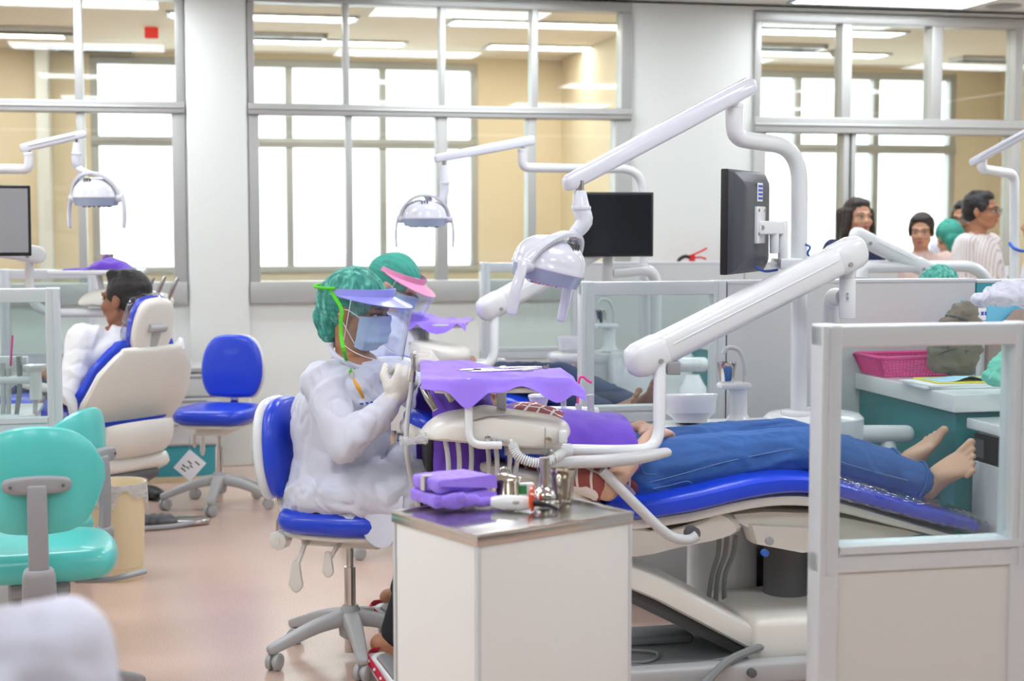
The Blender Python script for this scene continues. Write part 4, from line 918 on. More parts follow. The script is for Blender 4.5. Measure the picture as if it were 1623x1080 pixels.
# ---- operating light of the near bay
pole = [P(1266, 655, 5.22), P(1266, 300, 5.22), P(1270, 232, 5.2), P(1165, 218, 5.08), P(1163, 172, 5.06)]
pole = [P(1266, 655, 5.22), P(1267, 234, 5.22), P(1163, 219, 5.06), P(1163, 170, 5.06)]
dental_light('large white operating light on a slanting arm above the near patient', pole, .0285, [P(1181, 140, 5.06), P(910, 286, 4.66)], .058, P(1164, 148, 5.06),
             [P(919, 302, 4.66), P(921, 330, 4.66), P(926, 352, 4.66), P(908, 374, 4.65)], P(868, 428, 4.6), math.radians(58), 1.1, foot=1, roll=math.radians(14))
# ---- pedestal of the near unit
ub = P(1289, 690, 5.28)
t = thing('unit_pedestal', 'large rounded white pedestal carrying the lamp pole behind the patient\'s knees', 'pedestal', (ub.x, ub.y, 0), ANG, 'unit pedestals')
zt = P(1289, 655, 5.28).z
obj('body', MB().lathe([(.15, 0), (.165, .02), (.17, .3), (.178, zt - .06), (.176, zt - .015), (.16, zt), (.09, zt + .012), (.02, zt + .016)], 36, None, (1, .85)), 'white_plastic', t)
pb = P(1266, 655, 5.22); obj('pole_collar', MB().cyl(V3((pb.x, pb.y, zt - .01)), V3((pb.x, pb.y, zt + .018)), .062, 28, bev=.008), 'white_plastic', t, True)
obj('side_arm', MB().tube([P(1362, 688, 5.26), P(1436, 688, 5.26)], .031, 22).cyl(P(1372, 688, 5.26), P(1352, 689, 5.27), .03, 20).ell(P(1437, 688, 5.26), (.028, .03, .03)), 'white_plastic', t, True)
obj('side_knuckle', MB().lathe([(.045, -.03), (.05, -.02), (.03, 0), (.022, .03)], 20, Matrix.Translation(P(1408, 712, 5.26))), 'white_plastic', t, True)
# ---- cuspidor of the near bay
cb = P(1094, 628, 5.1)
cus, cupP = cuspidor('white spittoon bowl with filler tower beside the near patient', FLOORP(1120, 5.16), cb, .093, P(1170, 668, 5.12))
t = tag(obj('steel_cup', cup_lathe(.022, .0325, .068, 0), 'chrome'), 'shiny steel cup standing on the filler tower of the near spittoon', 'cup', 'steel cups'); t.location = cupP
# ---- assistant holder bar behind the console
t = thing('assistant_holder', 'white holder bar with funnel, suction tips and pink saliva ejector behind the console', 'instrument holder', (P(860, 655, 4.98).x, P(860, 655, 4.98).y, 0))
obj('bar', MB().tube(TP([(700, 652, 4.9), (820, 653, 4.96), (938, 654, 5.02)]), .0195, 20).cyl(P(936, 654, 5.02), P(946, 654, 5.03), .0185, 20, bev=.003), 'white_plastic', t, True)
obj('bar_post', MB().cyl(P(930, 660, 5.04), V3((P(930, 660, 5.04).x, 5.1, .0)), .016, 14), 'white_plastic', t, True)
fz = P(854, 650, 4.96)
obj('funnel', MB().lathe([(.024, 0), (.024, .012), (.03, .03), (.036, .045), (.034, .05), (.028, .047), (.02, .02)], 24, Matrix.Translation(fz)), 'white_plastic', t, True)
obj('suction_tip', MB().tube(TP([(894, 650, 4.98), (893, 635, 4.98), (894, 622, 4.98)]), [.008, .01, .013], 14, 3), 'liner', t, True)
obj('suction_holder', MB().tube(TP([(937, 654, 5.0), (936, 640, 5.0), (935, 626, 5.0)]), [.012, .011, .013], 14, 3), 'grey_arm', t, True)
obj('ejector_valve', MB().tube(TP([(917, 654, 5.0), (917, 640, 5.0)]), [.013, .01], 14), 'grey_arm', t, True)
obj('saliva_ejector', MB().tube(TP([(916, 645, 5.0), (916, 625, 5.0), (918, 603, 5.0), (923, 597, 5.0), (931, 603, 5.0), (938, 607, 5.0)]), .0042, 10, 5), 'pink', t, True)
# ---- monitor of the near bay, seen from behind
mon = monitor('near black monitor seen from behind, with a blue sticker, on the lamp pole', P(1175, 352, 5.02), math.radians(66), .41, .335, stick=True)
t = thing('monitor_mount', 'white jointed mount carrying the near monitor on the lamp pole', 'monitor mount', P(1252, 420, 5.2))
obj('clamp', MB().box(-.07, .04, -.17, .03, -.014, .02, Matrix.Translation(P(1256, 418, 5.2)), .005), 'white_plastic', t, True)
obj('upright', MB().cyl(P(1241, 418, 5.06), P(1241, 350, 5.06), .017, 20, bev=.003), 'white_plastic', t, True)
obj('link', MB().box(-.06, .065, -.012, .012, -.022, .022, MF(P(1219, 361, 5.01), (P(1241, 361, 5.06) - P(1200, 361, 4.97)).normalized(), ZD.cross((P(1241, 361, 5.06) - P(1200, 361, 4.97)).normalized())), .005), 'white_plastic', t, True)
obj('knuckle', MB().cyl(P(1227, 402, 5.035), P(1227, 352, 5.035), .016, 18, bev=.003), 'white_plastic', t, True)
obj('screw', MB().cyl(P(1208, 361, 4.985), P(1208, 361, 4.965), .008, 10), 'mid_grey', t, True)
solo('monitor_cable', MB().tube(TP([(1191, 412, 5.04), (1196, 422, 5.04), (1212, 430, 5.08), (1232, 428, 5.14)]), .0045, 8, 6).tube(TP([(1277, 388, 5.2), (1284, 392, 5.16), (1280, 402, 5.17), (1286, 410, 5.2)]), .004, 8, 5), 'cable_blue', 'blue cable looping from the near monitor to the lamp pole', 'cable')
# ================================================================== PEOPLE
def lerp(a, b, t): return a + (b - a) * t
def nrmz(v): return V3(v).normalized()
def headM(C, f, up=ZD):
    f = nrmz(f); r = f.cross(up).normalized(); u = r.cross(f); return MF(C, r, f, u)
def add_head(mb, M, neck, k=1.0, nr=.055):
    E = lambda c, r: mb.ell((0, 0, 0), tuple(q * k for q in r), M @ Matrix.Translation(V3(c) * k))
    E((0, -.015, .03), (.075, .096, .087)); E((0, .028, -.03), (.061, .064, .076)); E((0, .05, -.078), (.04, .04, .034))
    E((0, .05, -.05), (.052, .042, .04))
    T = lambda p: M @ (V3(p) * k)
    mb.cap(T((0, .088, .004)), T((0, .106, -.026)), .008 * k, .0125 * k)
    for s_ in (-1, 1):
        mb.ell(T((s_ * .013, .097, -.031)), (.009 * k,) * 3); E((s_ * .076, -.008, -.012), (.01, .021, .033)); E((s_ * .036, .064, -.03), (.026, .026, .026))
        mb.cap(T((s_ * .012, .09, .02)), T((s_ * .048, .074, .02)), .0095 * k)
        mb.cap(T((s_ * .045, .0, -.06)), T((s_ * .03, .05, -.088)), .022 * k, .02 * k)
    E((0, .088, -.06), (.024, .012, .013))
    mb.cap(T((0, -.02, -.05)), neck, nr * k, nr * 1.12 * k)
def face(t, M, k=1.0, lips='lips', eyes=True, lid=0.0, brow='hair', skin='skin'):
    T = lambda p: M @ (V3(p) * k); Mk = M @ Matrix.Scale(k, 4)
    for s_ in (-1, 1):
        if eyes:
            e = obj('eye', MB().ell((0, 0, 0), (.0135, .006, .006), Mk @ Matrix.Translation((s_ * .031, .0835, .002)) @ Matrix.Rotation(-s_ * .25, 4, 'Z')), 'eye_white', t, True)
            obj('iris', MB().ell((0, 0, 0), (.0058, .003, .0056), Mk @ Matrix.Translation((s_ * .031, .0885, .002))), 'iris', e, True)
            obj('eyelid', MB().tube([T((s_ * (.016 + .0075 * i), .0895 - .0014 * i * i * .7, .006 + .003 * math.sin(PI * i / 4))) for i in range(5)], .0018 * k, 6), 'iris', e, True)
        obj('eyebrow', MB().strip([T((s_ * .013, .0965, .0225)), T((s_ * .032, .0915, .0275)), T((s_ * .052, .078, .0225))], [.004 * k, .004 * k, .002 * k], [.006 * k, .006 * k, .003 * k], M.to_3x3() @ V3((0, 1, 0)), 8, .8, 3), brow, t, True)
    if lips: obj('mouth', MB().ell((0, 0, 0), (.023, .006, .0045), Mk @ Matrix.Translation((0, .0975, -.0565))).ell((0, 0, 0), (.019, .007, .005), Mk @ Matrix.Translation((0, .0965, -.0645))), lips, t, True)
def glasses(t, M, m='ink_dark'):
    g = MB(); T = lambda p: M @ V3(p)
    for s_ in (-1, 1):
        g.tube([T((s_ * .033 + .024 * math.cos(a), .108 - abs(math.cos(a) * s_ + .0) * .004, .002 + .017 * math.sin(a))) for a in (2 * PI * i / 16 for i in range(17))], .0016, 6)
        g.tube([T((s_ * .057, .103, .006)), T((s_ * .078, .06, .008)), T((s_ * .08, -.01, .004))], .0016, 6)
    g.tube([T((-.009, .108, .004)), T((.009, .108, .004))], .0016, 6)
    o = obj('glasses', g, m, t, True)
    for s_ in (-1, 1): obj('lens', MB().lathe([(.001, -.0008), (.023, -.0006), (.023, .0006), (.001, .0008)], 18, M @ Matrix.Translation((s_ * .033, .107, .002)) @ MF(V3((0, 0, 0)), V3((1, 0, 0)), ZD), (1, .7)), 'shield_clear', o, True)
def hair(t, M, kind, m='hair', k=1.0):
    mb = MB(); E = lambda c, r: mb.ell((0, 0, 0), tuple(q * k for q in r), M @ Matrix.Translation(V3(c) * k))
    E((0, -.026, .04), (.084, .098, .086))
    if kind == 'short':
        E((0, -.05, -.0), (.078, .075, .075)); E((0, .022, .085), (.06, .048, .036))
        for i in range(12): E((random.uniform(-.05, .05), random.uniform(-.04, .03), .105), (.012, .03, .02))
        for s_ in (-1, 1): E((s_ * .068, .016, .022), (.014, .026, .034))
    elif kind == 'bob':
        E((0, .022, .082), (.066, .05, .035))
        for s_ in (-1, 1):
            for y, z0, z1, r in ((.02, .03, -.1, .02), (-.01, .03, -.14, .026), (-.045, .02, -.15, .032), (-.075, .02, -.14, .035)): mb.cap(M @ V3((s_ * .07, y, z0)), M @ V3((s_ * (.085 if y > -.03 else .06), y - .005, z1)), r, r * .95)
        E((0, -.06, -.06), (.08, .055, .1))
    elif kind == 'bun':
        E((0, .012, .078), (.07, .06, .04)); E((0, -.05, .01), (.08, .07, .07)); E((0, -.13, -.02), (.035, .035, .035))
        for s_ in (-1, 1): E((s_ * .07, .01, .015), (.014, .035, .045))
    me = reme(mb, .006, 2, lambda c, n: .0025 * noise.noise(c * 60)); return obw('hair', me, m, t)
def bouffant(t, M, m='cap_net', k=1.0, tilt=0.0, nape=True):
    mb = MB(); E = lambda c, r: mb.ell((0, 0, 0), tuple(q * k for q in r), M @ Matrix.Translation(V3(c) * k))
    E((0, -.018, .045), (.09, .108, .09)); E((0, -.06, .02), (.088, .085, .085))
    if nape: E((0, -.092, -.035), (.068, .055, .066)); E((0, -.085, -.075), (.05, .04, .05))
    Mi = M.inverted()
    def f(c, n):
        p = Mi @ c; a = math.atan2(p.x, p.z + .02); q = abs(math.sin(a * 15 + p.y * 9 + 1.2 * noise.noise(p * 12)))
        return .003 * (q - .5) + .004 * noise.noise(p * 16) + .0015 * noise.noise(p * 60)
    return obw('bouffant_cap', reme(mb, .0055, 1, f), m, t)
def visor(t, M, m, k=1.0, shield=True):
    T = lambda p: M @ (V3(p) * k)
    def band(u, v):
        a = math.radians(-112 + 224 * u); r = .112 + .0 * v; return T((r * .86 * math.sin(a), -.015 + r * 1.1 * math.cos(a), .058 + .028 * v * (1 - .25 * abs(u - .5) * 2) - .01 + .018 * math.cos(a)))
    b = obj('visor', MB().sheet(band, 36, 3, .003), m, t, True, recalc=True)
    def brim(u, v):
        a = math.radians(-100 + 200 * u); c = max(0, math.cos(a * .9)); r0 = .112; e = .004 + .066 * c ** .8
        return T(((r0 * .86 + e * .72 * v) * math.sin(a), -.015 + (r0 * 1.1 + e * v) * math.cos(a), .05 + .018 * math.cos(a) - .02 * v * c))
    obj('brim', MB().sheet(brim, 36, 6, .003), m, b, True)
    if shield:
        def sh(u, v):
            a = math.radians(-74 + 148 * u); c = max(0, math.cos(a * .9)); e = .004 + .066 * c ** .8
            zb = -.125 + .03 * (abs(u - .5) * 2) ** 4
            return T(((.112 * .86 + e * .72) * math.sin(a), -.015 + (.1232 + e) * math.cos(a), lerp(.05 + .018 * math.cos(a) - .02 * c, zb, v)))
        s_ = obj('face_shield', MB().sheet(sh, 30, 8, .0012), 'shield_clear', b, True)
        ed = [sh(i / 30, 1) for i in range(31)]
        obj('shield_edge', MB().tube([sh(0, 0)] + [sh(0, j / 4) for j in range(1, 4)] + ed + [sh(1, j / 4) for j in (3, 2, 1, 0)], .0012, 6), 'white_gloss', s_, True)
    return b
def facemask(t, M, m='mask', k=1.0):
    T = lambda p: M @ (V3(p) * k)
    def f(u, v):
        a = math.radians(-78 + 156 * u); c = math.cos(a); z = -.006 + .014 * c * c - v * (.122 - .03 * (1 - c)); 
        bulge = .012 * math.sin(PI * v) * c + (.012 * math.exp(-(a / .35) ** 2) * (1 - v)); tuck = .03 * max(0, v - .72) / .28 * c
        pl = .0022 * math.sin(v * 20)
        return T(((.073 + bulge * .3) * math.sin(a), .03 + (.075 + bulge + pl - tuck) * c, z))
    o = obj('face_mask', MB().sheet(f, 30, 26, .002), m, t, True)
    for s_ in (-1, 1):
        obj('ear_loop', MB().tube([f(.0 if s_ < 0 else 1., .05), T((s_ * .082, .012, .006)), T((s_ * .083, -.022, .006))], .0016, 6).tube([f(.0 if s_ < 0 else 1., .9), T((s_ * .08, .0, -.04)), T((s_ * .083, -.022, -.01))], .0016, 6), 'mask_white', o, True)
def hand(mb, w_, d, n, ts, curl=(.5, .6, .4), k=1.0, gr=0.0, thumb=.5, spread=.0):
    d = nrmz(d); n = nrmz(n - d * n.dot(d)); ts = nrmz(ts - d * ts.dot(d) - n * ts.dot(n))
    mb.eloft([(w_ - d * .01, ts * (.027 * k + gr), n * (.019 * k + gr)), (w_ + d * .03 * k, ts * (.034 * k + gr), n * (.017 * k + gr)), (w_ + d * .075 * k, ts * (.04 * k + gr), n * (.0135 * k + gr))], 16, .8, 2)
    for i, L in enumerate((.07, .078, .073, .056)):
        p = w_ + d * (.08 - .004 * abs(i - 1)) * k + ts * (.03 - .0205 * i) * k; dr = nrmz(d + ts * spread * (1.5 - i)); r = .0092 * k + gr
        for q, (fr, cu) in enumerate(zip((.45, .3, .25), curl)):
            c_, s_ = math.cos(cu), math.sin(cu); nd = dr * c_ + n * s_; n2 = n * c_ - dr * s_
            e = p + nd * L * fr * k; mb.cap(p, e, r, r * .93, 10); p = e; dr = nd; r *= .93
            n_save = n; n = n2
        # restore the palm normal
        n = nrmz(n0 - d * n0.dot(d)) if (n0 := hand.n0) is not None else n
    p = w_ + d * .028 * k + ts * .028 * k; dr = nrmz(d * .6 + ts * .75 + n * thumb); e = p + dr * .042 * k
    mb.cap(p, e, .0135 * k + gr, .0105 * k + gr, 10); dr = nrmz(d * .9 + ts * .1 + n * (thumb + .3)); mb.cap(e, e + dr * .03 * k, .0105 * k + gr, .009 * k + gr, 10)
_hand = hand
def hand(mb, w_, d, n, ts, **kw):
    dd = nrmz(d); _hand.__globals__['hand'].n0 = nrmz(n - dd * n.dot(dd)); _hand(mb, w_, d, n, ts, **kw)
hand.n0 = None
def foot(mb, an, td, dn, side, k=1.0, toes=True):
    """bare foot: ankle, toe direction, direction of the sole, side of the big toe"""
    td, dn = nrmz(td), nrmz(dn); sd = nrmz(side - td * side.dot(td) - dn * side.dot(dn))
    heel = an - td * .035 * k + dn * .045 * k
    mb.ell(heel, (.031 * k,) * 3); mb.cap(an - dn * .03, an + dn * .02 - td * .01, .036 * k, .038 * k)
    mb.eloft([(heel + td * .005, sd * .03 * k, dn * .032 * k), (an + td * .045 * k + dn * .032 * k, sd * .032 * k, dn * .036 * k), (an + td * .1 * k + dn * .046 * k, sd * .044 * k, dn * .022 * k), (an + td * .135 * k + dn * .055 * k, sd * .045 * k, dn * .012 * k)], 18, .85, 3)
    if toes:
        for i, (L, r) in enumerate(((.055, .0125), (.054, .0078), (.048, .0074), (.04, .0072), (.032, .0074))):
            p = an + td * (.135 - .007 * i) * k + dn * .054 * k + sd * (.034 - (.0235 if i else 0) - .0195 * max(0, i - 1)) * k
            mb.cap(p, p + td * L * .7 * k - dn * .002, r * k, r * k, 10); mb.ell(p + td * L * .8 * k, (r * 1.12 * k,) * 3)
def torso(mb, pel, che, nek, br, bf, g=0.0, k=1.0, belly=0.0):
    br, bf = nrmz(br), nrmz(bf)
    S = lambda p, a, b: (p, br * (a * k + g), bf * (b * k + g))
    up = (che - pel).normalized()
    mb.eloft([S(pel - up * .06, .145, .105), S(pel, .165, .118), S(lerp(pel, che, .5) + bf * belly, .14, .1 + belly), S(che, .158, .112), S(lerp(che, nek, .55), .15, .092), S(lerp(che, nek, .85), .09, .07)], 26, .85, 3)
def limb(mb, pts, rs, g=0.0):
    for a, b, r0, r1 in zip(pts[:-1], pts[1:], rs[:-1], rs[1:]): mb.cap(a, b, r0 + g, r1 + g)
def shoe(t, an, td, m='black', k=1.0, sole='dark_grey'):
    td = nrmz(V3((td.x, td.y, 0))); sd = V3((-td.y, td.x, 0)); h = an - td * .04; h.z = 0
    mb = MB().eloft([(h + ZD * .04, sd * .034 * k, ZD * .038), (h + td * .1 * k + ZD * .042, sd * .038 * k, ZD * .04), (h + td * .2 * k + ZD * .03, sd * .044 * k, ZD * .026), (h + td * .235 * k + ZD * .024, sd * .035 * k, ZD * .018)], 16, .8, 2)
    mb.cap(an - ZD * .01, an + ZD * .03, .042, .045)
    return obw('shoe', reme(mb, .006, 2), m, t)

from mathutils.bvhtree import BVHTree
def bvh_of(o):
    m = WM(o); return BVHTree.FromPolygons([m @ v.co for v in o.data.vertices], [p.vertices[:] for p in o.data.polygons])
def cam_hit(bv, px, py, lift=.001):
    d = ray(px, py).normalized(); h = bv.ray_cast(V3((0, 0, CAMZ)), d)
    return None if h[0] is None else h[0] - d * lift
# ---------------------------------------------------------------- standing people by the right window
def standing(label, foot_xy, yaw_f, h, hair_kind, top_m, skin='skin', hf=None, bottom='trousers', folded=False, cap=None, head_off=V3((0, 0, 0)), glass_=False, sleeves='long', hair_m='hair', coatlong=False, seat=False, k=1.0, lips='lips', mask_=False, group=None, vox=.0075, has_face=True):
    f = V3((math.cos(yaw_f), math.sin(yaw_f), 0)); r = f.cross(ZD)
    o = V3((foot_xy[0], foot_xy[1], 0)); s_ = h / 1.65
    t = thing('person', label, 'person', o, 0, group)
    if seat: base = -.0; pel = o + ZD * seat
    else: pel = o + ZD * .85 * s_
    che = pel + ZD * .34 * s_; nek = pel + ZD * .53 * s_; C = pel + ZD * (.672 * s_) + f * .02 + head_off
    sh = [che + ZD * .13 * s_ + r * q * .175 * s_ for q in (-1, 1)]
    M = headM(C, hf if hf is not None else f)
    body = MB(); torso(body, pel, che, nek, r, f, 0, s_); add_head(body, M, nek - ZD * .03, s_ * .98, .049)
    top = MB(); torso(top, pel - ZD * (.1 if not coatlong else .25), che, nek - ZD * .012, r, f, .018, s_, .01)
    leg = MB()
    for i, q in enumerate((-1, 1)):
        if folded:
            el = sh[i] - ZD * .27 * s_ + r * q * .05 + f * .05; wr = el + f * .16 - r * q * .17 + ZD * .05
        else:
            el = sh[i] - ZD * .29 * s_ + r * q * .05 - f * .03; wr = el - ZD * .22 * s_ + f * .09
        limb(body, [lerp(nek, sh[i], .4) - ZD * .04, sh[i], el, wr], [.055, .05, .04, .027])
        dh = (wr - el).normalized(); hand(body, wr, dh, f * -1 if folded else -r * q, f + ZD * .2 if not folded else ZD, curl=(.25, .3, .2))
        limb(top, [lerp(nek, sh[i], .35) - ZD * .05, sh[i] - r * q * .01, lerp(sh[i], el, .9 if sleeves == 'long' else .75)], [.06, .062, .055])
        if sleeves == 'long': limb(top, [lerp(sh[i], el, .85), el, lerp(el, wr, .85)], [.055, .052, .042])
        hp = pel - ZD * .04 + r * q * .085
        if seat: kn = hp + f * .42 + ZD * .02; an = V3((kn.x, kn.y, .08)) - f * .02
        else: kn = hp - ZD * .4 * s_ + f * .01; an = V3((hp.x, hp.y, .08)) - f * .02
        limb(body, [hp, kn, an], [.085, .058, .038]); foot(body, an, f, -ZD, -r * q, 1.0, False)
        limb(leg, [hp, kn, lerp(kn, an, .93)], [.1, .07, .055])
    obw('body', reme(body, vox, 2), skin, t)
    obw('top', reme(top, .0085, 3, folds(.006, 9, (1, 1, .5), len(label))), top_m, t)
    leg.ell(pel - ZD * .03, (.17, .17, .12)); obw('trousers', reme(leg, .011, 2), bottom, t)
    if hair_kind: hair(t, M, hair_kind, hair_m, s_)
    if has_face: face(t, M, s_ * .98, lips)
    if cap: bouffant(t, M, cap, s_)
    if glass_: glasses(t, M)
    if mask_: facemask(t, M)
    return t, M, (o, f, r, che, nek)
def collar(t, nek, f, r, m, w_=.075):
    for q in (-1, 1):
        a = nek + r * q * w_ - f * .02 - ZD * .015; b = nek + f * .085 + r * q * .012 - ZD * .07; c = nek + f * .07 + r * q * .075 - ZD * .085
        obj('collar', MB().add([a, b, c, a + ZD * .03 + f * .01, b + f * .006, c + f * .008], [(0, 1, 2), (3, 5, 4), (0, 3, 4, 1), (1, 4, 5, 2), (2, 5, 3, 0)]), m, t, True)
p = FLOORP(1353, 9.0)
tw1, Mw1, bw1 = standing('woman with chin-length dark hair in a navy top, looking towards the camera', (p.x, p.y), math.radians(-70), 1.56, 'bob', 'navy', 'skin', hf=V3((.28, -.95, -.02)), hair_m='hair_brown')
p = FLOORP(1455, 9.0)
tw2, Mw2, bw2 = standing('woman with tied-back hair in a pale pink blouse, arms folded', (p.x, p.y), math.radians(-100), 1.47, 'bun', 'pink_blouse', 'skin', hf=V3((-.35, -.93, -.12)), folded=True, sleeves='short', hair_m='hair_brown')
p = FLOORP(1545, 9.05)
tm1, Mm1, bm1 = standing('man with glasses in a white striped shirt looking to the right', (p.x, p.y), math.radians(-45), 1.60, 'short', 'stripe_shirt', 'skin_tan', hf=V3((.82, -.55, -.03)), glass_=True, sleeves='short')
collar(tm1, bm1[4], bm1[1], bm1[2], 'stripe_shirt')
obj('badge', MB().box(-.02, .02, -.003, .003, -.03, .03, MF(bm1[3] + bm1[1] * .15 + bm1[2] * -.07 - ZD * .03, bm1[2], bm1[1])), 'paper', tm1, True)
p = FLOORP(1524, 9.45)
standing('young man with glasses half hidden behind the man in the striped shirt', (p.x, p.y), math.radians(-120), 1.55, 'short', 'coat', 'skin_tan', hf=V3((-.6, -.78, -.1)), glass_=True)
p = FLOORP(1500, 9.3)
standing('person in a teal surgical cap seen from behind, left of the striped shirt', (p.x, p.y), math.radians(95), 1.42, None, 'coat', 'skin', hf=V3((-.1, .95, -.3)), cap='cap_teal', has_face=False)
p = FLOORP(1652, 7.6)
standing('person in a white coat cut off by the right edge of the picture', (p.x, p.y), math.radians(170), 1.52, 'short', 'coat', 'skin', has_face=False, coatlong=True)
p = FLOORP(1484, 6.15)
standing('seated person behind the low wall, only the teal hair net showing', (p.x, p.y), math.radians(60), 1.4, None, 'coat', 'skin', cap='cap_net', seat=.55, has_face=False, hf=V3((.4, .7, -.5)))
# ---- shoulder of a person sitting close to the camera
p = FLOORP(-165, 1.62)
standing('white-coated shoulder very close to the camera in the lower left corner', (p.x, p.y), math.radians(95), 1.62, 'short', 'coat', 'skin', seat=.478, has_face=False)

# ---------------------------------------------------------------- the dentist
YD = 4.86
D = thing('person', 'dentist in white coat, teal hair net and clear face shield sitting on the blue stool', 'person', FLOORP(560, YD))
bf = nrmz((.88, -.47, 0)); br = bf.cross(ZD)
pel = P(528, 792, 4.9); che = P(543, 650, 4.88); nek = P(562, 562, 4.87)
C = P(567, 492, 4.86); hf = nrmz((.9, -.36, -.2)); MH = headM(C, hf)
rs, ls = P(508, 602, 4.73), P(620, 596, 5.02)
re_, rw = P(549, 706, 4.62), P(620, 636, 4.6); rh = nrmz((.55, -.02, .8))
le, lw = P(716, 655, 4.98), P(700, 598, 4.84)
rhip, rkn, ran = P(515, 796, 4.78), P(700, 792, 4.68), P(628, 1012, 4.68)
lhip, lkn, lan = P(560, 800, 5.0), P(720, 785, 5.0), P(640, 940, 5.05)
body = MB(); torso(body, pel, che, nek, br, bf); add_head(body, MH, lerp(nek, che, .12), 1.0, .05)
limb(body, [lerp(nek, rs, .45) - ZD * .04, rs, re_, rw], [.05, .048, .038, .027]); limb(body, [lerp(nek, ls, .45) - ZD * .04, ls, le, lw], [.05, .048, .038, .027])
limb(body, [rhip, rkn, ran], [.08, .056, .036]); limb(body, [lhip, lkn, lan], [.08, .056, .036])
hand(body, rw, rh, nrmz((-.35, .9, .1)), nrmz((-.8, -.1, .5)), curl=(.9, 1.1, .6))
foot(body, ran, nrmz((.75, -.1, -.55)), nrmz((-.5, 0, -.8)), V3((0, 1, 0)), 1, False); foot(body, lan, nrmz((.75, -.1, -.55)), nrmz((-.5, 0, -.8)), V3((0, 1, 0)), 1, False)
obw('body', reme(body, .006, 2), 'skin_tan', D)
coat = MB(); torso(coat, pel, che, nek - ZD * .035, br, bf, .02, 1.0, .015)
limb(coat, [lerp(nek, rs, .4) - ZD * .05, rs, lerp(rs, re_, .6), re_, lerp(re_, rw, .55), lerp(re_, rw, .97)], [.058, .06, .06, .056, .047, .037])
limb(coat, [lerp(nek, ls, .4) - ZD * .05, ls, lerp(ls, le, .6), le, lerp(le, lw, .9)], [.058, .06, .06, .055, .04])
# skirt of the coat over the lap and down the seat's side
up = ZD
coat.eloft([(P(508, 775, 4.9), nrmz((.4, .9, 0)) * .19, ZD * .075), (P(560, 775, 4.86), nrmz((.4, .9, 0)) * .21, ZD * .085), (P(620, 775, 4.82), nrmz((.4, .9, 0)) * .2, ZD * .09), (P(672, 776, 4.8), nrmz((.4, .9, 0)) * .2, ZD * .09), (P(722, 786, 4.8), nrmz((.4, .9, 0)) * .19, ZD * .09)], 26, .8, 3)
coat.eloft([(P(482, 772, 4.95), nrmz((.4, .9, 0)) * .12, ZD * .05), (P(520, 760, 4.9), nrmz((.4, .9, 0)) * .17, ZD * .1)], 20, .8, 3)
coat.ell(P(640, 738, 4.85), (.06, .1, .07))
cf = folds(.0105, 9, (1, 1, .7), 2, .3)
def coatf(c, n): return cf(c, n) + .004 * noise.noise(V3((c.x * 30, c.y * 12, c.z * 10)))
cme = reme(coat, .007, 3, coatf)
CO = obw('coat', cme, 'coat', D)
def tail(u, v):                                             # hanging corner of the coat in front of the seat
    a = P(lerp(535, 640, u), lerp(818, 800, u) + 2, lerp(4.70, 4.62, u)); drop = lerp(.0, .115, v) * (.25 + 1.0 * math.exp(-((u - .62) / .3) ** 2)) * (1 if u < .95 else .85)
    return a + V3((.012 * math.sin(u * 11) * v + .01 * v, -.02 * v - .012 * math.sin(u * 9 + 1) * v, .03 - drop))
obj('coat_tail', MB().sheet(tail, 24, 12, .003), 'coat', CO, True)
# round collar band
cr_ = []
for i in range(25):
    a = 2 * PI * i / 24; q = lerp(nek, che, .2)
    cr_.append(q + br * (.086 * math.sin(a)) + bf * (.074 * math.cos(a) + .012) + ZD * (.028 - .038 * math.cos(a)))
obj('collar', MB().tube(cr_, .009, 8), 'coat', CO, True)
CB = bvh_of(CO)
b0 = cam_hit(CB, 606, 602, 0); obj('button', MB().cyl(b0 - bf * .006, b0 + nrmz(bf - V3((0, .7, 0))) * .006, .0095, 16, bev=.002), 'mask', CO, True)
# gloves
gl = MB()
hand(gl, rw, rh, nrmz((-.35, .9, .1)), nrmz((-.8, -.1, .5)), curl=(1.0, 1.2, .6), k=1.05, gr=.002, thumb=.6)
gl.cap(rw - rh * .035, rw + rh * .01, .034, .031); obw('glove', reme(gl, .0032, 2, lambda c, n: .0012 * noise.noise(c * 90)), 'glove', D)
gl = MB(); lh = nrmz((-.5, -.25, .85)); ln_ = nrmz((-.7, .2, -.55))
hand(gl, lw, lh, ln_, nrmz((.35, -.9, -.1)) * -1, curl=(.9, 1.2, .7), k=1.05, gr=.002, thumb=.6, spread=.05)
gl.cap(lw - lh * .04, lw + lh * .01, .034, .031); obw('glove', reme(gl, .0032, 2, lambda c, n: .0012 * noise.noise(c * 90 + V3((3, 3, 3)))), 'glove', D)
bouffant(D, MH); visor(D, MH, 'visor_blue'); facemask(D, MH); face(D, MH, 1.0, None, True, skin='skin_tan')
# lanyard / lime strap hanging from the visor with an orange clip
T = lambda q: MH @ V3(q)
st0 = T((.092, -.06, .055))
obj('strap_loop', MB().tube([T((.1, -.04, .066)), T((.098, -.085, .058)), T((.07, -.13, .052)), T((0, -.152, .05)), T((-.07, -.13, .052)), T((-.1, -.04, .066))], .005, 8, 4), 'lime', D, True)
onc = lambda x, y, l=.006: cam_hit(CB, x, y, l) or P(x, y, 4.68)
obj('strap', MB().strip([st0, P(541, 490, 4.74), P(540, 512, 4.73), P(541, 534, 4.72), onc(545, 556), onc(550, 574), onc(556, 590)], .012, .005, V3((1, 0, 0)), 10, .6, 5), 'lime', D, True)
obj('clip', MB().box(-.006, .006, -.004, .004, -.012, .012, Matrix.Translation(onc(558, 595, .004)), .002), 'tape', D, True)
obj('clip_strap', MB().strip([onc(561, 601), onc(568, 615), onc(576, 631)], [.006, .013, .009], .003, V3((1, 0, -.3)).normalized(), 10, .6, 3), 'orange', D, True)
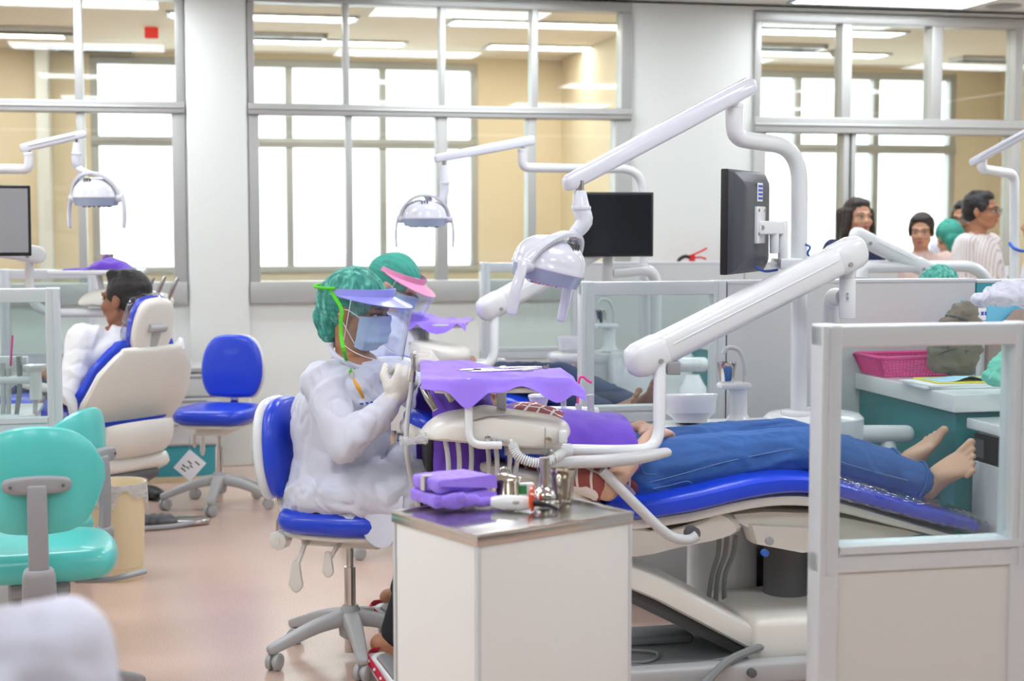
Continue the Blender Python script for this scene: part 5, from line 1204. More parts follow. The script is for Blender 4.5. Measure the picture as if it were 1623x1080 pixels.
for i in range(3):
    q0 = onc(573 + i * 8, 640.5 - i * 1.2, .001); obj('name_stitching', MB().box(-.006, .006, -.004, .004, -.0018, .0028, Matrix.Translation(q0)), 'ink_blue', CO, True)
# trousers and clogs
tr = MB(); limb(tr, [rhip, rkn, lerp(rkn, ran, .95)], [.088, .066, .056]); limb(tr, [lhip, lkn, lerp(lkn, lan, .95)], [.088, .066, .056]); tr.ell(pel, (.16, .16, .11))
obw('trousers', reme(tr, .009, 2), 'trousers', D)
def clog(heel, td, lab):
    t = thing('clog', lab, 'shoe', heel - ZD * .03, 0, 'white clogs with red bands'); td = nrmz(td); sd = nrmz(V3((-td.y, td.x, 0))); dn = sd.cross(td); dn = dn if dn.z < 0 else -dn
    o = heel
    mb = MB().eloft([(o + dn * .02, sd * .036, dn * .032), (o + td * .09 + dn * .018, sd * .04, dn * .036), (o + td * .18 + dn * .024, sd * .05, dn * .032), (o + td * .235 + dn * .034, sd * .038, dn * .018)], 22, .75, 3)
    obw('shell', reme(mb, .006, 1), 'white_plastic', t)
    obj('opening', MB().eloft([(o + td * .012 - dn * .01, sd * .028, dn * .012), (o + td * .1 - dn * .014, sd * .03, dn * .012)], 16, .8, 2), 'mid_grey', t, True)
    for s_ in (-1, 1):
        b = obj('band', MB().strip([o - td * .034 + dn * .012, o - td * .02 + sd * s_ * .034 + dn * .012, o + td * .04 + sd * s_ * .0395 + dn * .012, o + td * .1 + sd * s_ * .043 + dn * .014], .003, .026, sd * s_ + td * .01, 8, .5, 3), 'red_band', t, True)
        for q in (.0, .035, .07): obj('dot', MB().ell(o + td * q + sd * s_ * (.0405 + q * .03) + dn * .012, (.005, .005, .005)), 'paper', b, True)
    return t
clog(P(602, 1040, 4.62), V3((.55, -.5, -.55)), 'near white clog with red band tucked under the stool')
clog(P(604, 962, 5.0), V3((.75, -.4, -.5)), 'far white clog with red band, higher up beside the cabinet')
# the handpiece she holds
t = thing('dental_handpiece', 'steel handpiece held upright in the dentist\'s gloved hands', 'handpiece', P(656, 588, 4.56))
obj('body', MB().tube(TP([(653, 605, 4.57), (655, 585, 4.56), (656, 570, 4.56), (655, 563, 4.56)]), [.0085, .008, .0055, .0045], 14, 4), 'steel', t, True)
obj('head', MB().cyl(P(653, 563, 4.57), P(658, 560, 4.55), .006, 12, bev=.001), 'chrome', t, True)

# ---------------------------------------------------------------- patients lying on chairs (chair coordinates)
def lying(label, root_M, jeans, top_m, skin, near=True, shade=None):
    t = thing('person', label, 'person', root_M.to_translation(), root_M.to_euler().z)
    G = lambda px, py, y=0.0: root_M @ (cpz(px, py, VC) + V3((0, y, 0)))
    X, Yv = root_M.to_3x3() @ V3((1, 0, 0)), root_M.to_3x3() @ V3((0, 1, 0))
    pel = G(990, 744); che = G(865, 706); nek = G(790, 684); C = G(748, 672)
    body = MB(); torso(body, pel, che, nek, Yv, ZD); M = headM(C, nrmz(ZD + X * .12), -X + ZD * .1); add_head(body, M, nek + (nek - C) * .1, .97)
    jn = MB(); tp_ = MB(); torso(tp_, pel + (che - pel) * .1, che, nek, Yv, ZD, .014); torso_j = pel
    jn.eloft([(G(955, 742), Yv * .165, ZD * .1), (G(1000, 742), Yv * .185, ZD * .115), (G(1040, 740), Yv * .18, ZD * .1)], 24, .8, 3)
    for q in (-1, 1):
        hp, kn, an = G(1010, 742, q * .085), G(1262, 704 if q < 0 else 702, q * .1), G(1438, 757 if q < 0 else 751, q * .1)
        limb(body, [hp, kn, an], [.082, .056, .036])
        limb(jn, [hp, lerp(hp, kn, .5), kn, lerp(kn, an, .45), lerp(kn, an, .93)], [.1, .092, .07, .066, .062])
        td_, sd_ = (nrmz(X * .62 + ZD * .66 - Yv * .3), nrmz(ZD * .6 + Yv * .75)) if q < 0 else (nrmz(X * .5 + ZD * .82 - Yv * .1), nrmz(-Yv + ZD * .2)); sd_ = nrmz(sd_ - td_ * sd_.dot(td_)); dn_ = td_.cross(sd_); dn_ = dn_ if dn_.dot(X) > 0 else -dn_
        foot(body, an, td_, dn_, sd_, 1.1)
        s0 = G(815, 700, q * .17); el = G(925, 752, q * .27); wr = G(1022, 682, q * .07 - .03)
        limb(body, [lerp(nek, s0, .4), s0, el, wr], [.05, .047, .037, .026]); limb(tp_, [lerp(nek, s0, .4), s0, lerp(s0, el, .85)], [.056, .058, .052])
        hand(body, wr, nrmz(X * .5 - Yv * q * .75 - ZD * .05), -ZD, nrmz(-X * .8 - Yv * q * .4) * 1, curl=(.3, .6, .4), thumb=.2, spread=.02)
    obw('body', reme(body, .0042 if near else .007, 1), skin, t)
    obw('shirt', reme(tp_, .008, 2, folds(.004, 12, seed=3)), top_m, t)
    jf = folds(.004, 11, (.6, 1, 1), 5); o = obw('jeans', reme(jn, .0065 if near else .01, 3, jf), jeans, t)
    if near:
        for q in (-1, 1):
            an, kn = G(1438, 757 if q < 0 else 751, q * .1), G(1262, 704 if q < 0 else 702, q * .1); e = lerp(kn, an, .955); d = (an - kn).normalized(); x, y, z = basis(d)
            obj('hem', MB().tube([e + (x * math.cos(a) + y * math.sin(a)) * .0645 for a in (2 * PI * i / 24 for i in range(25))], .0045, 6), jeans, o, True)
        bv = bvh_of(o)
        seam = [G(1050, 762, -.185), G(1120, 742, -.19), G(1200, 716, -.19), G(1262, 700, -.175), G(1330, 712, -.17), G(1400, 730, -.168)]
        pk = [G(1000, 715, -.18), G(1020, 738, -.192), G(1028, 765, -.19)]
        for nm, l in (('seam', [(1030, 765), (1080, 752), (1140, 735), (1200, 722), (1255, 712), (1290, 716), (1340, 735), (1400, 752), (1440, 762)]), ('pocket_seam', [(1008, 712), (1016, 730), (1020, 750), (1040, 752)]), ('back_pocket', [(1035, 775), (1060, 770), (1090, 763), (1098, 770)])):
            pts = [q_ for q_ in (cam_hit(bv, a_, b_) for a_, b_ in l) if q_ is not None]
            if len(pts) > 1: obj(nm, MB().tube(pts, .0011, 6, 3), 'denim_seam', o, True)
        face(t, M, .97, 'lips', False)
    hair(t, M, 'short', 'hair', .97)
    return t, M
RMn = Matrix.Translation(R(U0, VC, 0)) @ Matrix.Rotation(ANG, 4, 'Z')
pt1, Mp1 = lying('patient in blue jeans and red patterned shirt lying on the near chair, barefoot', RMn, 'denim', 'plaid', 'skin_foot')
hr = MB()
for i in range(9): hr.cap(WP(688 - i, 688, VC - .12 + i * .03), WP(681 - i * .8, 748 - i * 2, VC - .14 + i * .035), .024, .012)
obw('long_hair', reme(hr, .006, 2), 'hair', pt1)
# purple drapes over the near patient
GW = lambda px, py, y: RMn @ (cpz(px, py, VC) + V3((0, y, 0)))
def chest(u, v):
    a = math.radians(-105 + 210 * v); px = lerp(778, 984, u); c0 = GW(px, lerp(700, 716, u), 0)
    rr = .212 - .02 * u + .008 * noise.noise(V3((u * 6, v * 7, 2))); Yv = RMn.to_3x3() @ V3((0, 1, 0))
    return c0 + Yv * (rr * 1.08 * math.sin(a)) + ZD * (max(-.4, math.cos(a)) * .118 + .006 * noise.noise(V3((u * 9, v * 12, 7)))) 
solo('chest_drape', MB().sheet(chest, 40, 36, .003), 'purple_deep', 'purple cloth drape over the near patient\'s chest', 'drape')
def hood(u, v):
    a = math.radians(-128 + 256 * v); px = lerp(672, 768, u); Yv = RMn.to_3x3() @ V3((0, 1, 0))
    c0 = GW(px, lerp(668, 672, u), 0); pr = math.sin(PI * min(1, max(0, .12 + .8 * u))) ** .5
    rr = (.1 + .085 * pr) + .012 * noise.noise(V3((u * 5, v * 8, 4))); zz = math.cos(a)
    z = zz * (.1 + .035 * pr) if zz > 0 else zz * .26
    return c0 + Yv * (rr * 1.15 * (math.sin(a) if abs(a) < 1.57 else math.copysign(1 - .0 * (abs(a) - 1.57), a))) + ZD * (z + .012 * noise.noise(V3((u * 7, v * 10, 9)))) + UD * (.012 * noise.noise(V3((u * 4, v * 14, 5))))
solo('head_drape', MB().sheet(hood, 36, 60, .003), 'purple_deep', 'dark purple drape hanging round the near patient\'s head', 'drape')
# ================================================================== MIDDLE AND FAR BAYS
def vfor(px, py, z): p = onz(px, py, z); return p.dot(VD)
zbM = zbN + .0
# ---- middle screen and low wall
v2 = vfor(1030, 446, hN)
ua2, ub2 = W(918, 560, v2)[0], W(1146, 560, v2)[0]
zb2 = W(1030, 668, v2)[1]
partition('screen_partition', 'middle glass screen in a pale frame between the two patients', v2, ua2, ub2, zb2, hN, [], .05, dep=.06)
def low_wall(label, v, u0, u1, h, m='panel_grey', th=.06):
    t = thing('low_wall', label, 'low wall', R((u0 + u1) / 2, v, 0), ANG, 'low partition walls'); L = (u1 - u0) / 2
    n = max(1, round(2 * L / 1.2))
    for i in range(n): obj('panel', MB().box(-L + 2 * L * i / n + .002, -L + 2 * L * (i + 1) / n - .002, -th / 2, th / 2, 0.02, h - .014), m, t)
    obj('cap_rail', MB().box(-L, L, -th / 2 - .004, th / 2 + .004, h - .014, h, None, .003), 'alu_light', t)
    return t
hL = W(1300, 443, v2)[1]
ut = W(1540, 460, v2)[0]
low_wall('long grey low wall running right from the middle glass screen', v2, ub2 + .003, ut, hL)
low_wall('teal low wall behind the folded shirt on the counter', v2, ut + .003, ut + 1.3, hL - .005, 'teal_kick')
# ---- far screen and far low wall
v3 = vfor(870, 416, hN)
ua3, ub3 = W(761, 480, v3)[0], W(921, 480, v3)[0]
partition('screen_partition', 'farthest glass screen, behind the slanting white arm', v3, ua3, ub3, zb2, hN, [], .05, dep=.06)
low_wall('grey low wall in front of the fire extinguisher', v3, ub3 + .003, W(1420, 430, v3)[0], hN)
# ---- left screens
p4_ = P(60, 457, 5.28); v4 = p4_.dot(VD); partition('screen_partition', 'glass screen at the left edge beside the teal chairs', v4, W(-330, 560, v4)[0], W(97, 560, v4)[0], zb2, p4_.z, [], .048, dep=.05)
p5_ = P(70, 427, 7.9); v5 = p5_.dot(VD); partition('screen_partition', 'glass screen at the left edge behind the seated man', v5, W(2, 560, v5)[0], W(158, 560, v5)[0], zb2, p5_.z, [], .05, dep=.05)

# ---- counter at the right with teal end panel
uC = 2.47; zH, zLw = .84, .765; vA, vB_ = 4.6, v2 - .035
t = thing('side_counter', 'white raised counter with a teal end panel behind the patient\'s feet', 'counter', R(uC + .33, (vA + vB_) / 2, 0), ANG); hl = (vB_ - vA) / 2
obj('worktop', MB().box(-.33, .33, -hl, hl, zH - .06, zH, None, .004), 'white_plastic', t)
obj('end_panel', MB().box(-.31, -.29, -hl + .02, hl, 0.0, zH - .06), 'teal_panel', t)
obj('side_panel', MB().box(-.29, .31, -hl + .02, -hl + .04, 0.0, zH - .06), 'teal_panel', t)
obj('back_panel', MB().box(.29, .31, -hl + .04, hl, 0.0, zH - .06), 'teal_panel', t)
t = thing('drawer_cabinet', 'white cabinet with dark recessed drawer handles under the lower counter', 'cabinet', R(uC + .36, (vA + 3.3) / 2, 0), ANG); hl = (vA - 3.3) / 2 - .012
obj('worktop', MB().box(-.32, .3, -hl, hl, zLw - .035, zLw, None, .004), 'white_plastic', t)
obj('body', MB().box(-.28, .29, -hl + .01, hl - .01, .0, zLw - .036), 'panel_grey', t)
n = 4
for i in range(n):
    a, b = hl - .012 - (2 * hl - .024) * (i + 1) / n, hl - .012 - (2 * hl - .024) * i / n
    d_ = obj('door', MB().box(-.302, -.281, a + .003, b - .003, .06, zLw - .14, None, .002), 'panel_grey', t)
    h_ = obj('handle_strip', MB().box(-.298, -.281, a + .001, b - .001, zLw - .138, zLw - .05, None, .002), 'black', t)
    for q in (.12, .88): obj('handle_pad', MB().box(-.3005, -.297, lerp(a, b, q) - .03, lerp(a, b, q) + .03, zLw - .125, zLw - .065), 'dark_grey', h_)
# pink basket
bq = onz(1440, 594, zH); t = thing('plastic_basket', 'pink plastic lattice basket on the white counter', 'basket', bq, ANG)
def rect(w_, d_, z): return [V3((-w_, -d_, z)), V3((w_, -d_, z)), V3((w_, d_, z)), V3((-w_, d_, z))]
w0, d0_, w1_, d1_, bh = .142, .085, .17, .108, .075
obj('base', MB().box(-w0, w0, -d0_, d0_, 0.001, .005), 'pink', t)
obj('rim', MB().tube(bendpath([V3((0, -d1_, bh))] + [rect(w1_, d1_, bh)[i] for i in (1, 2, 3, 0)] + [V3((0, -d1_, bh))], .02, 4), .006, 8), 'pink', t)
lat = MB(); lo, hi = rect(w0, d0_, .004), rect(w1_, d1_, bh)
for s_ in range(4):
    a0, a1, b0, b1 = lo[s_], lo[(s_ + 1) % 4], hi[s_], hi[(s_ + 1) % 4]
    N_ = 22 if s_ % 2 == 0 else 15
    for i in range(N_ + 1): q = i / N_; lat.tube([lerp(a0, a1, q), lerp(b0, b1, q)], .0022 if i not in (0, N_) else .007, 4)
    for j in range(1, 8): q = j / 8; lat.tube([lerp(a0, b0, q), lerp(a1, b1, q)], .002, 4)
    lat.tube([a0, lerp(lerp(a0, a1, .12), lerp(b0, b1, .12), 1)], .006, 4); lat.tube([a1, lerp(b0, b1, .88)], .006, 4)
obj('lattice', lat, 'pink', t)
# papers
pq = onz(1518, 612, zH)
def sheet_of(label, c, rot, w_, d_, z0, z1, m, extra=None):
    o = MB().box(-w_ / 2, w_ / 2, -d_ / 2, d_ / 2, z0, z1, Matrix.Translation(V3((c.x, c.y, zH))) @ Matrix.Rotation(rot, 4, 'Z'), .0008)
    return solo('paper_stack' if m == 'paper' else 'folder', o, m, label, 'papers' if m == 'paper' else 'folder')
sheet_of('white papers at the bottom of the pile on the counter', pq, ANG - .05, .33, .2, .001, .009, 'paper')
sheet_of('upper white booklet in the pile, sticking out to the left', pq + V3((-.012, .006, 0)), ANG + .08, .31, .2, .0095, .017, 'paper')
sheet_of('yellow folder on the pile of papers', pq + V3((.03, .015, 0)), ANG - .02, .3, .19, .0175, .022, 'yellow')
def blue(u, v): q = pq + V3((-.005, -.01, 0)); return V3((q.x, q.y, zH + .0235)) + UD * (-.1 + .22 * u) + VD * (-.06 + .13 * v) + ZD * (.02 * max(0, 1 - abs(u - .55) / .3) * (1 - v * .7))
solo('blue_sheet', MB().sheet(blue, 14, 8, .001), 'paper_blue', 'creased light blue sheet lying on the yellow folder', 'paper')
# backpack
def blob(name, label, cat, parts, m, vox, amp, sc, seed=0):
    mb = MB()
    for c, r in parts: mb.ell((0, 0, 0), r, Matrix.Translation(c) @ RM)
    me = reme(mb, vox, 2, folds(amp, sc, seed=seed)); tmp = MB(); zmin = min(v.co.z for v in me.vertices); cx = sum((v.co for v in me.vertices), V3()) / len(me.vertices)
    me.transform(Matrix.Translation((-cx.x, -cx.y, -zmin))); me.materials.append(MATS[m]); o = bpy.data.objects.new(name, me); COL.objects.link(o); o.location = (cx.x, cx.y, zmin); return tag(o, label, cat)
bp_ = P(1516, 536, 5.52)
o = blob('backpack', 'grey-brown cloth backpack slumped against the low wall on the counter', 'bag', [(bp_ + V3((0, 0, -.03)), (.085, .07, .1)), (bp_ + V3((.01, .01, .05)), (.07, .06, .08)), (bp_ + V3((-.03, 0, -.06)), (.08, .06, .06)), (bp_ + V3((.03, .0, .09)), (.05, .05, .05))], 'taupe', .008, .016, 11, 2)
o.location.z = zH
bt = o.location + V3((0, 0, .27)); bmn = bvh_of(o)
for nm, l in (('strap', [(1488, 505), (1500, 500), (1516, 502), (1532, 508), (1540, 520)]), ('zip', [(1482, 540), (1500, 530), (1520, 530), (1540, 540)]), ('pocket_edge', [(1490, 560), (1510, 553), (1535, 556)])):
    pts = [q_ for q_ in (cam_hit(bmn, a_, b_, .002) for a_, b_ in l) if q_ is not None]
    if len(pts) > 2: obj(nm, MB().tube(pts, .006 if nm == 'strap' else .003, 8, 4), 'dark_grey', o, True)
# file box with folders
fb = onz(1584, 592, zH); t = thing('file_box', 'grey-brown magazine file box with folders on the counter', 'file box', fb, ANG)
sidep = [(-.075, 0), (.09, 0), (.09, .245), (.03, .245), (-.075, .14)]
for x in (-.0, .0): pass
for y in (-.05, .046): obj('side', MB().prism(sidep, y, y + .004, MF(V3((0, 0, 0)), V3((1, 0, 0)), ZD)), 'file_brown', t)
obj('back', MB().box(.087, .091, -.05, .05, 0, .245), 'file_brown', t); obj('front', MB().box(-.077, -.073, -.05, .05, 0, .14), 'file_brown', t); obj('bottom', MB().box(-.075, .09, -.05, .05, 0, .004), 'file_brown', t)
for i, (m, y, h) in enumerate((('cyan_folder', -.03, .27), ('paper', -.012, .262), ('navy_folder', .008, .272), ('paper', .026, .255))):
    o = solo('ring_folder' if m != 'paper' else 'document', MB().box(-.075, .08, y, y + .008, .005, h, Matrix.Translation(fb) @ RM, .001), m, ('light blue folder standing in the file box', 'white printed document behind the light blue folder', 'navy folder standing in the file box', 'white document at the back of the file box')[i], 'folder' if m != 'paper' else 'document')
fo = onz(1538, 590, zH)
solo('slim_folder', MB().box(-.006, .006, -.09, .09, 0, .27, Matrix.Translation(fo) @ RM, .001), 'cyan_folder', 'slim pale blue folder standing upright left of the file box', 'folder')
solo('dark_folder', MB().box(.008, .018, -.09, .09, 0, .268, Matrix.Translation(fo) @ RM, .001), 'navy_folder', 'slim navy folder standing upright beside the pale blue one', 'folder')
doc = thing('document_sheet', 'white sheet with blue heading leaning in front of the file box', 'paper', onz(1565, 592, zH) + V3((0, -.035, 0)), ANG)
obj('sheet', MB().box(-.06, .05, -.002, .0, .0, .25), 'paper', doc)
for i in range(3): obj('heading', MB().box(-.045 + i * .015, -.034 + i * .015, -.003, -.002, .222, .236), 'ink_blue', doc)
for i in range(4): obj('text_line', MB().box(-.04, .02, -.003, -.002, .2 - i * .014, .203 - i * .014), 'ink_blue', doc)
fs = P(1592, 466, 5.2)
o = blob('folded_shirt', 'crumpled lilac-white shirt lying on top of the file box', 'shirt', [(fs, (.09, .07, .03)), (fs + V3((.02, 0, .022)), (.06, .05, .03)), (fs + V3((-.06, 0, -.01)), (.05, .05, .022)), (fs + V3((.06, 0, .0)), (.05, .06, .035))], 'coat', .006, .011, 20, 6)
o.location.z = zH + .274
pbg = P(1592, 572, 5.02)
o = blob('plastic_bag', 'crumpled clear bag holding a mint green cap on the counter', 'bag', [(pbg, (.05, .05, .05)), (pbg + V3((.015, 0, .03)), (.03, .04, .045)), (pbg + V3((-.02, 0, -.02)), (.05, .05, .03))], 'mint', .006, .008, 26, 3); o.location.z = zH + .0235
o = blob('black_bag', 'black plastic bag on the floor behind the foot of the near chair', 'bag', [(R(2.0, 4.95, .12), (.13, .1, .12)), (R(2.1, 4.97, .22), (.09, .08, .1)), (R(1.92, 4.93, .22), (.08, .08, .1)), (R(2.02, 4.95, .3), (.07, .06, .06))], 'black', .01, .014, 10, 8); o.location.z = 0

# ================================================================== SECOND BAY (behind the middle screen)
rot2 = math.radians(-39); d2 = V3((math.cos(rot2), math.sin(rot2), 0))
root2 = V3((.07, 6.95, 0.02))
ch2 = dental_chair('second dental chair with blue cushions behind the middle glass screen', V3((root2.x, root2.y, 0)), rot2, backN, headN)
RM2 = Matrix.Translation((root2.x, root2.y, .0)) @ Matrix.Rotation(rot2, 4, 'Z')
pt2, Mp2 = lying('barefoot patient in dark jeans lying on the second chair behind the glass', RM2, 'denim_dark', 'navy', 'skin_dark', near=False)
GW2 = lambda px, py, y: RM2 @ (cpz(px, py, VC) + V3((0, y, 0)))
def chest2(u, v):
    a = math.radians(-95 + 190 * v); c0 = GW2(lerp(778, 960, u), lerp(700, 716, u), 0); Yv = RM2.to_3x3() @ V3((0, 1, 0)); rr = .215 + .01 * noise.noise(V3((u * 6, v * 7, 2)))
    return c0 + Yv * (rr * 1.05 * math.sin(a)) + ZD * (max(-.3, math.cos(a)) * .125 + .008 * noise.noise(V3((u * 9, v * 12, 3))))
solo('chest_drape', MB().sheet(chest2, 30, 28, .003), 'purple_deep', 'purple drape over the chest of the second patient', 'drape')
# assistant with pink visor
A = thing('person', 'assistant in teal cap and pink visor working at the second chair, behind the dentist', 'person', FLOORP(616, 6.55))
ahf = nrmz((.8, -.25, -.5)); aC = P(627, 452, 6.62); aM = headM(aC, ahf); apel = P(616, 690, 6.55); ache = P(614, 565, 6.56); anek = P(614, 500, 6.58); abf = nrmz((.85, -.4, 0)); abr = abf.cross(ZD)
body = MB(); torso(body, apel, ache, anek, abr, abf); add_head(body, aM, anek - ZD * .02); top = MB(); torso(top, apel - ZD * .06, ache, anek, abr, abf, .02)
for q in (-1, 1):
    s0 = ache + ZD * .12 + abr * q * .17; el = s0 - ZD * .24 + abf * .08 + abr * q * .05; wr = el + abf * .2 + ZD * .06 - abr * q * .08; hp = apel + abr * q * .09; kn = hp + abf * .4; an = V3((kn.x, kn.y, .08))
    limb(body, [lerp(anek, s0, .4) - ZD * .03, s0, el, wr], [.05, .047, .038, .027]); hand(body, wr, abf, -ZD, -abr * q, curl=(.4, .6, .4)); limb(body, [hp, kn, an], [.08, .056, .036]); foot(body, an, abf, -ZD, abr * -q, 1, False)
    limb(top, [lerp(anek, s0, .4) - ZD * .04, s0, el, lerp(el, wr, .9)], [.058, .06, .054, .04]); limb(top, [hp, kn], [.095, .085])
obw('body', reme(body, .008, 2), 'skin', A); obw('coat', reme(top, .009, 2, folds(.006, 9)), 'coat', A); bouffant(A, aM, 'cap_teal'); visor(A, aM, 'visor_pink'); facemask(A, aM)
blue_stool(FLOORP(634, 6.52), 1.5, 'blue stool under the assistant, hidden behind the dentist', .3, .49)
# second unit
u2 = thing('delivery_unit', 'second delivery unit with slanting white arm and purple tray, behind the dentist\'s hands', 'delivery unit', FLOORP(963, 7.05), 0, 'delivery units')
console(u2, P(668, 560, 6.6), math.radians(-15), 1.0, False)
tc2 = P(676, 514, 6.65); Mt2 = Matrix.Translation(tc2) @ Matrix.Rotation(-.1, 4, 'Z')
obj('tray', MB().pad([(-.16, -.12), (.16, -.12), (.17, -.1), (.17, .1), (.16, .12), (-.16, .12), (-.17, .1), (-.17, -.1)], .018, .009, 0, Mt2, 1), 'grey_arm', u2, True)
obj('tray_post', MB().cyl(tc2, P(676, 556, 6.65), .012, 12), 'white_plastic', u2, True)
obj('swing_tube', MB().tube(bendpath(TP([(690, 578, 6.62), (735, 583, 6.66), (782, 580, 6.7), (784, 498, 6.75)]), .14, 8), .022, 18), 'white_plastic', u2, True)
big_arm(u2, P(772, 490, 6.75), P(972, 378, 7.05), .1)
obj('arm_post', MB().cyl(P(963, 470, 7.05), P(963, 385, 7.05), .026, 20, bev=.003), 'white_plastic', u2, True)
obj('arm_riser', MB().tube(bendpath(TP([(968, 432, 7.06), (1040, 426, 7.2), (1040, 620, 7.22)]), .09, 8), .027, 18), 'white_plastic', u2, True)
def cloth2(u, v):
    x = -.19 + .38 * u; y = -.16 + .3 * v; h = max(0, -.115 - y) / .045
    return Mt2 @ V3((x, y + .03 * h, .013 + .014 * abs(noise.noise(V3((u * 6, v * 5, 1)))) + .03 * math.exp(-((u - .35) / .2) ** 2) * (v > .3) - h * .04 * (.2 + abs(math.sin(u * 7)))))
solo('tray_cover', MB().sheet(cloth2, 40, 24, .002), 'purple', 'purple cloth over the second tray, right of the dentist\'s face shield', 'cloth')
dental_light('operating light of the second bay in front of the middle window', [P(1021, 640, 7.25), P(1019, 268, 7.25), P(828, 266, 6.95), P(828, 240, 6.95)], .021, [P(836, 224, 6.95), P(699, 250, 6.75)], .044, P(829, 228, 6.95),
             [P(703, 262, 6.75), P(705, 290, 6.75), P(703, 312, 6.75), P(694, 326, 6.74)], P(673, 347, 6.7), math.radians(8), .92, bendr=.12, foot=1)
monitor('second black monitor with a dark screen turned to the camera', P(976, 356, 6.95), math.radians(188), .345, .292, tilt=0)
obj_m = thing('monitor_mount', 'bracket joining the second monitor to its pole', 'monitor mount', P(1005, 356, 7.1)); obj('bracket', MB().cyl(P(990, 356, 7.03), P(1018, 356, 7.24), .014, 12), 'white_plastic', obj_m, True)
ub2_ = P(1030, 640, 7.35)
t = thing('unit_pedestal', 'white pedestal of the second unit seen through the middle screen', 'pedestal', (ub2_.x, ub2_.y, 0), ANG, 'unit pedestals')
obj('body', MB().lathe([(.15, 0), (.165, .02), (.17, .3), (.178, .76), (.16, .79), (.02, .8)], 32, None, (1.2, .85)), 'white_plastic', t)
obj('side_arm', MB().tube(TP([(1052, 578, 7.1), (1112, 578, 7.0)]), .034, 20).ell(P(1114, 578, 7.0), (.03, .034, .034)), 'white_plastic', t, True)
obj('side_knuckle', MB().lathe([(.07, -.1), (.065, -.03), (.05, -.01), (.03, .03)], 20, Matrix.Translation(P(1098, 604, 7.0))), 'white_plastic', t, True)
c2, cp2 = cuspidor('spittoon of the second bay seen through the middle screen', FLOORP(935, 7.4), P(912, 535, 7.4), .093, P(966, 556, 7.42))
t = tag(obj('steel_cup', cup_lathe(.022, .0325, .068, 0), 'chrome'), 'steel cup on the filler tower of the second spittoon, behind glass', 'cup', 'steel cups'); t.location = cp2
t = thing('side_counter', 'teal-panelled counter of the second bay glimpsed beside the slanting arm', 'counter', R(2.8, 7.25, 0), ANG)
obj('end_panel', MB().box(-.3, -.28, -.4, .4, 0, .78), 'teal_panel', t); obj('worktop', MB().box(-.31, .3, -.42, .42, .78, .84, None, .004), 'white_plastic', t); obj('front_panel', MB().box(-.28, .28, -.4, -.38, 0, .78), 'laminate', t)
# ---- unit of the bay further right
u3 = thing('delivery_unit', 'white arm and tube of a further unit in front of the women', 'delivery unit', FLOORP(1580, 6.9), 0, 'delivery units')
big_arm(u3, P(1358, 374, 6.6), P(1470, 428, 6.75), .07)
obj('swing_tube', MB().tube(bendpath(TP([(1366, 440, 6.62), (1368, 424, 6.62), (1560, 421, 6.85), (1590, 520, 6.9)]), .13, 8), .026, 18), 'white_plastic', u3, True)
pr = P(1590, 520, 6.9); obj('post', MB().cyl(V3((pr.x, pr.y, 0)), pr, .035, 18), 'white_plastic', u3, True)
dental_light('operating light arm and pole cut off by the right edge, in front of the man', [P(1607, 560, 7.0), P(1608, 276, 7.0), P(1557, 268, 6.85), P(1556, 256, 6.85)], .022, [P(1548, 254, 6.85), P(1690, 176, 6.6)], .036, P(1557, 250, 6.85),
             [P(1686, 192, 6.6), P(1686, 215, 6.6), P(1688, 232, 6.6), P(1692, 245, 6.6)], P(1712, 275, 6.6), .4, 1.0, bendr=.05, foot=1)
solo('pole_cable', MB().tube(TP([(1600, 386, 6.96), (1608, 394, 6.93), (1622, 398, 6.95), (1640, 396, 7.0)]), .008, 8, 4), 'cable_blue', 'blue cable clipped to the pole at the right edge', 'cable')
# ---- fire extinguisher on the wall
ex = WP(1097, 425, VB - .13); t = thing('fire_extinguisher', 'red fire extinguisher with black hose on the back wall', 'fire extinguisher', ex - ZD * .35)
obj('cylinder', MB().lathe([(.06, 0), (.068, .02), (.068, .3), (.055, .36), (.02, .385), (.018, .4)], 24), 'red', t)
obj('valve', MB().cyl((0, 0, .39), (0, 0, .43), .018, 14).strip([V3((-.02, 0, .42)), V3((.05, 0, .45)), V3((.085, 0, .468))], .025, .012, V3((0, 1, 0)), 10, .6, 2).strip([V3((-.02, 0, .41)), V3((.05, 0, .415)), V3((.08, 0, .405))], .022, .012, V3((0, 1, 0)), 10, .6, 2), 'red', t)
obj('hose', MB().tube([V3((-.015, 0, .415)), V3((-.05, -.02, .42)), V3((-.085, -.02, .39)), V3((-.09, -.02, .3)), V3((-.08, -.02, .15))], .011, 10, 5), 'black', t)
obj('bracket', MB().box(-.03, .03, .06, .1, .1, .3), 'mid_grey', t)

# ================================================================== LEFT SIDE
# ---- seated man and his chair
rotL = math.radians(144); rl = V3((-2.10, 6.88, 0)); dL = V3((math.cos(rotL), math.sin(rotL), 0))
backL = [V3(q) for q in ((-.34, 0, .56), (-.45, 0, .575), (-.54, 0, .68), (-.61, 0, .8), (-.65, 0, .89))]
headL = [V3((-.66, 0, .90)), V3((-.705, 0, 1.06))]
chL = dental_chair('dental chair with upright back and plastic-covered headrest that the man sits in', rl, rotL, backL, headL, arms=(1,), hw=.8, plate=False, adx=.22)
hp0 = (headL[0] + headL[1]) / 2
fm = MB().pad([(-.1, -.11), (0, -.13), (.1, -.11), (.115, 0), (.09, .11), (0, .135), (-.09, .11), (-.115, 0)], .085, .04, .01, MF(hp0 + V3((.012, 0, 0)), V3((0, 1, 0)), (headL[1] - headL[0]).normalized()), 4)
obj('headrest_film', reme(fm, .007, 1, folds(.005, 26, seed=1)), 'plastic_film', chL)
Lm = Matrix.Translation(rl) @ Matrix.Rotation(rotL, 4, 'Z')
MN = thing('person', 'man in a white shirt and jeans sitting in the left dental chair, seen from behind', 'person', FLOORP(185, 6.55))
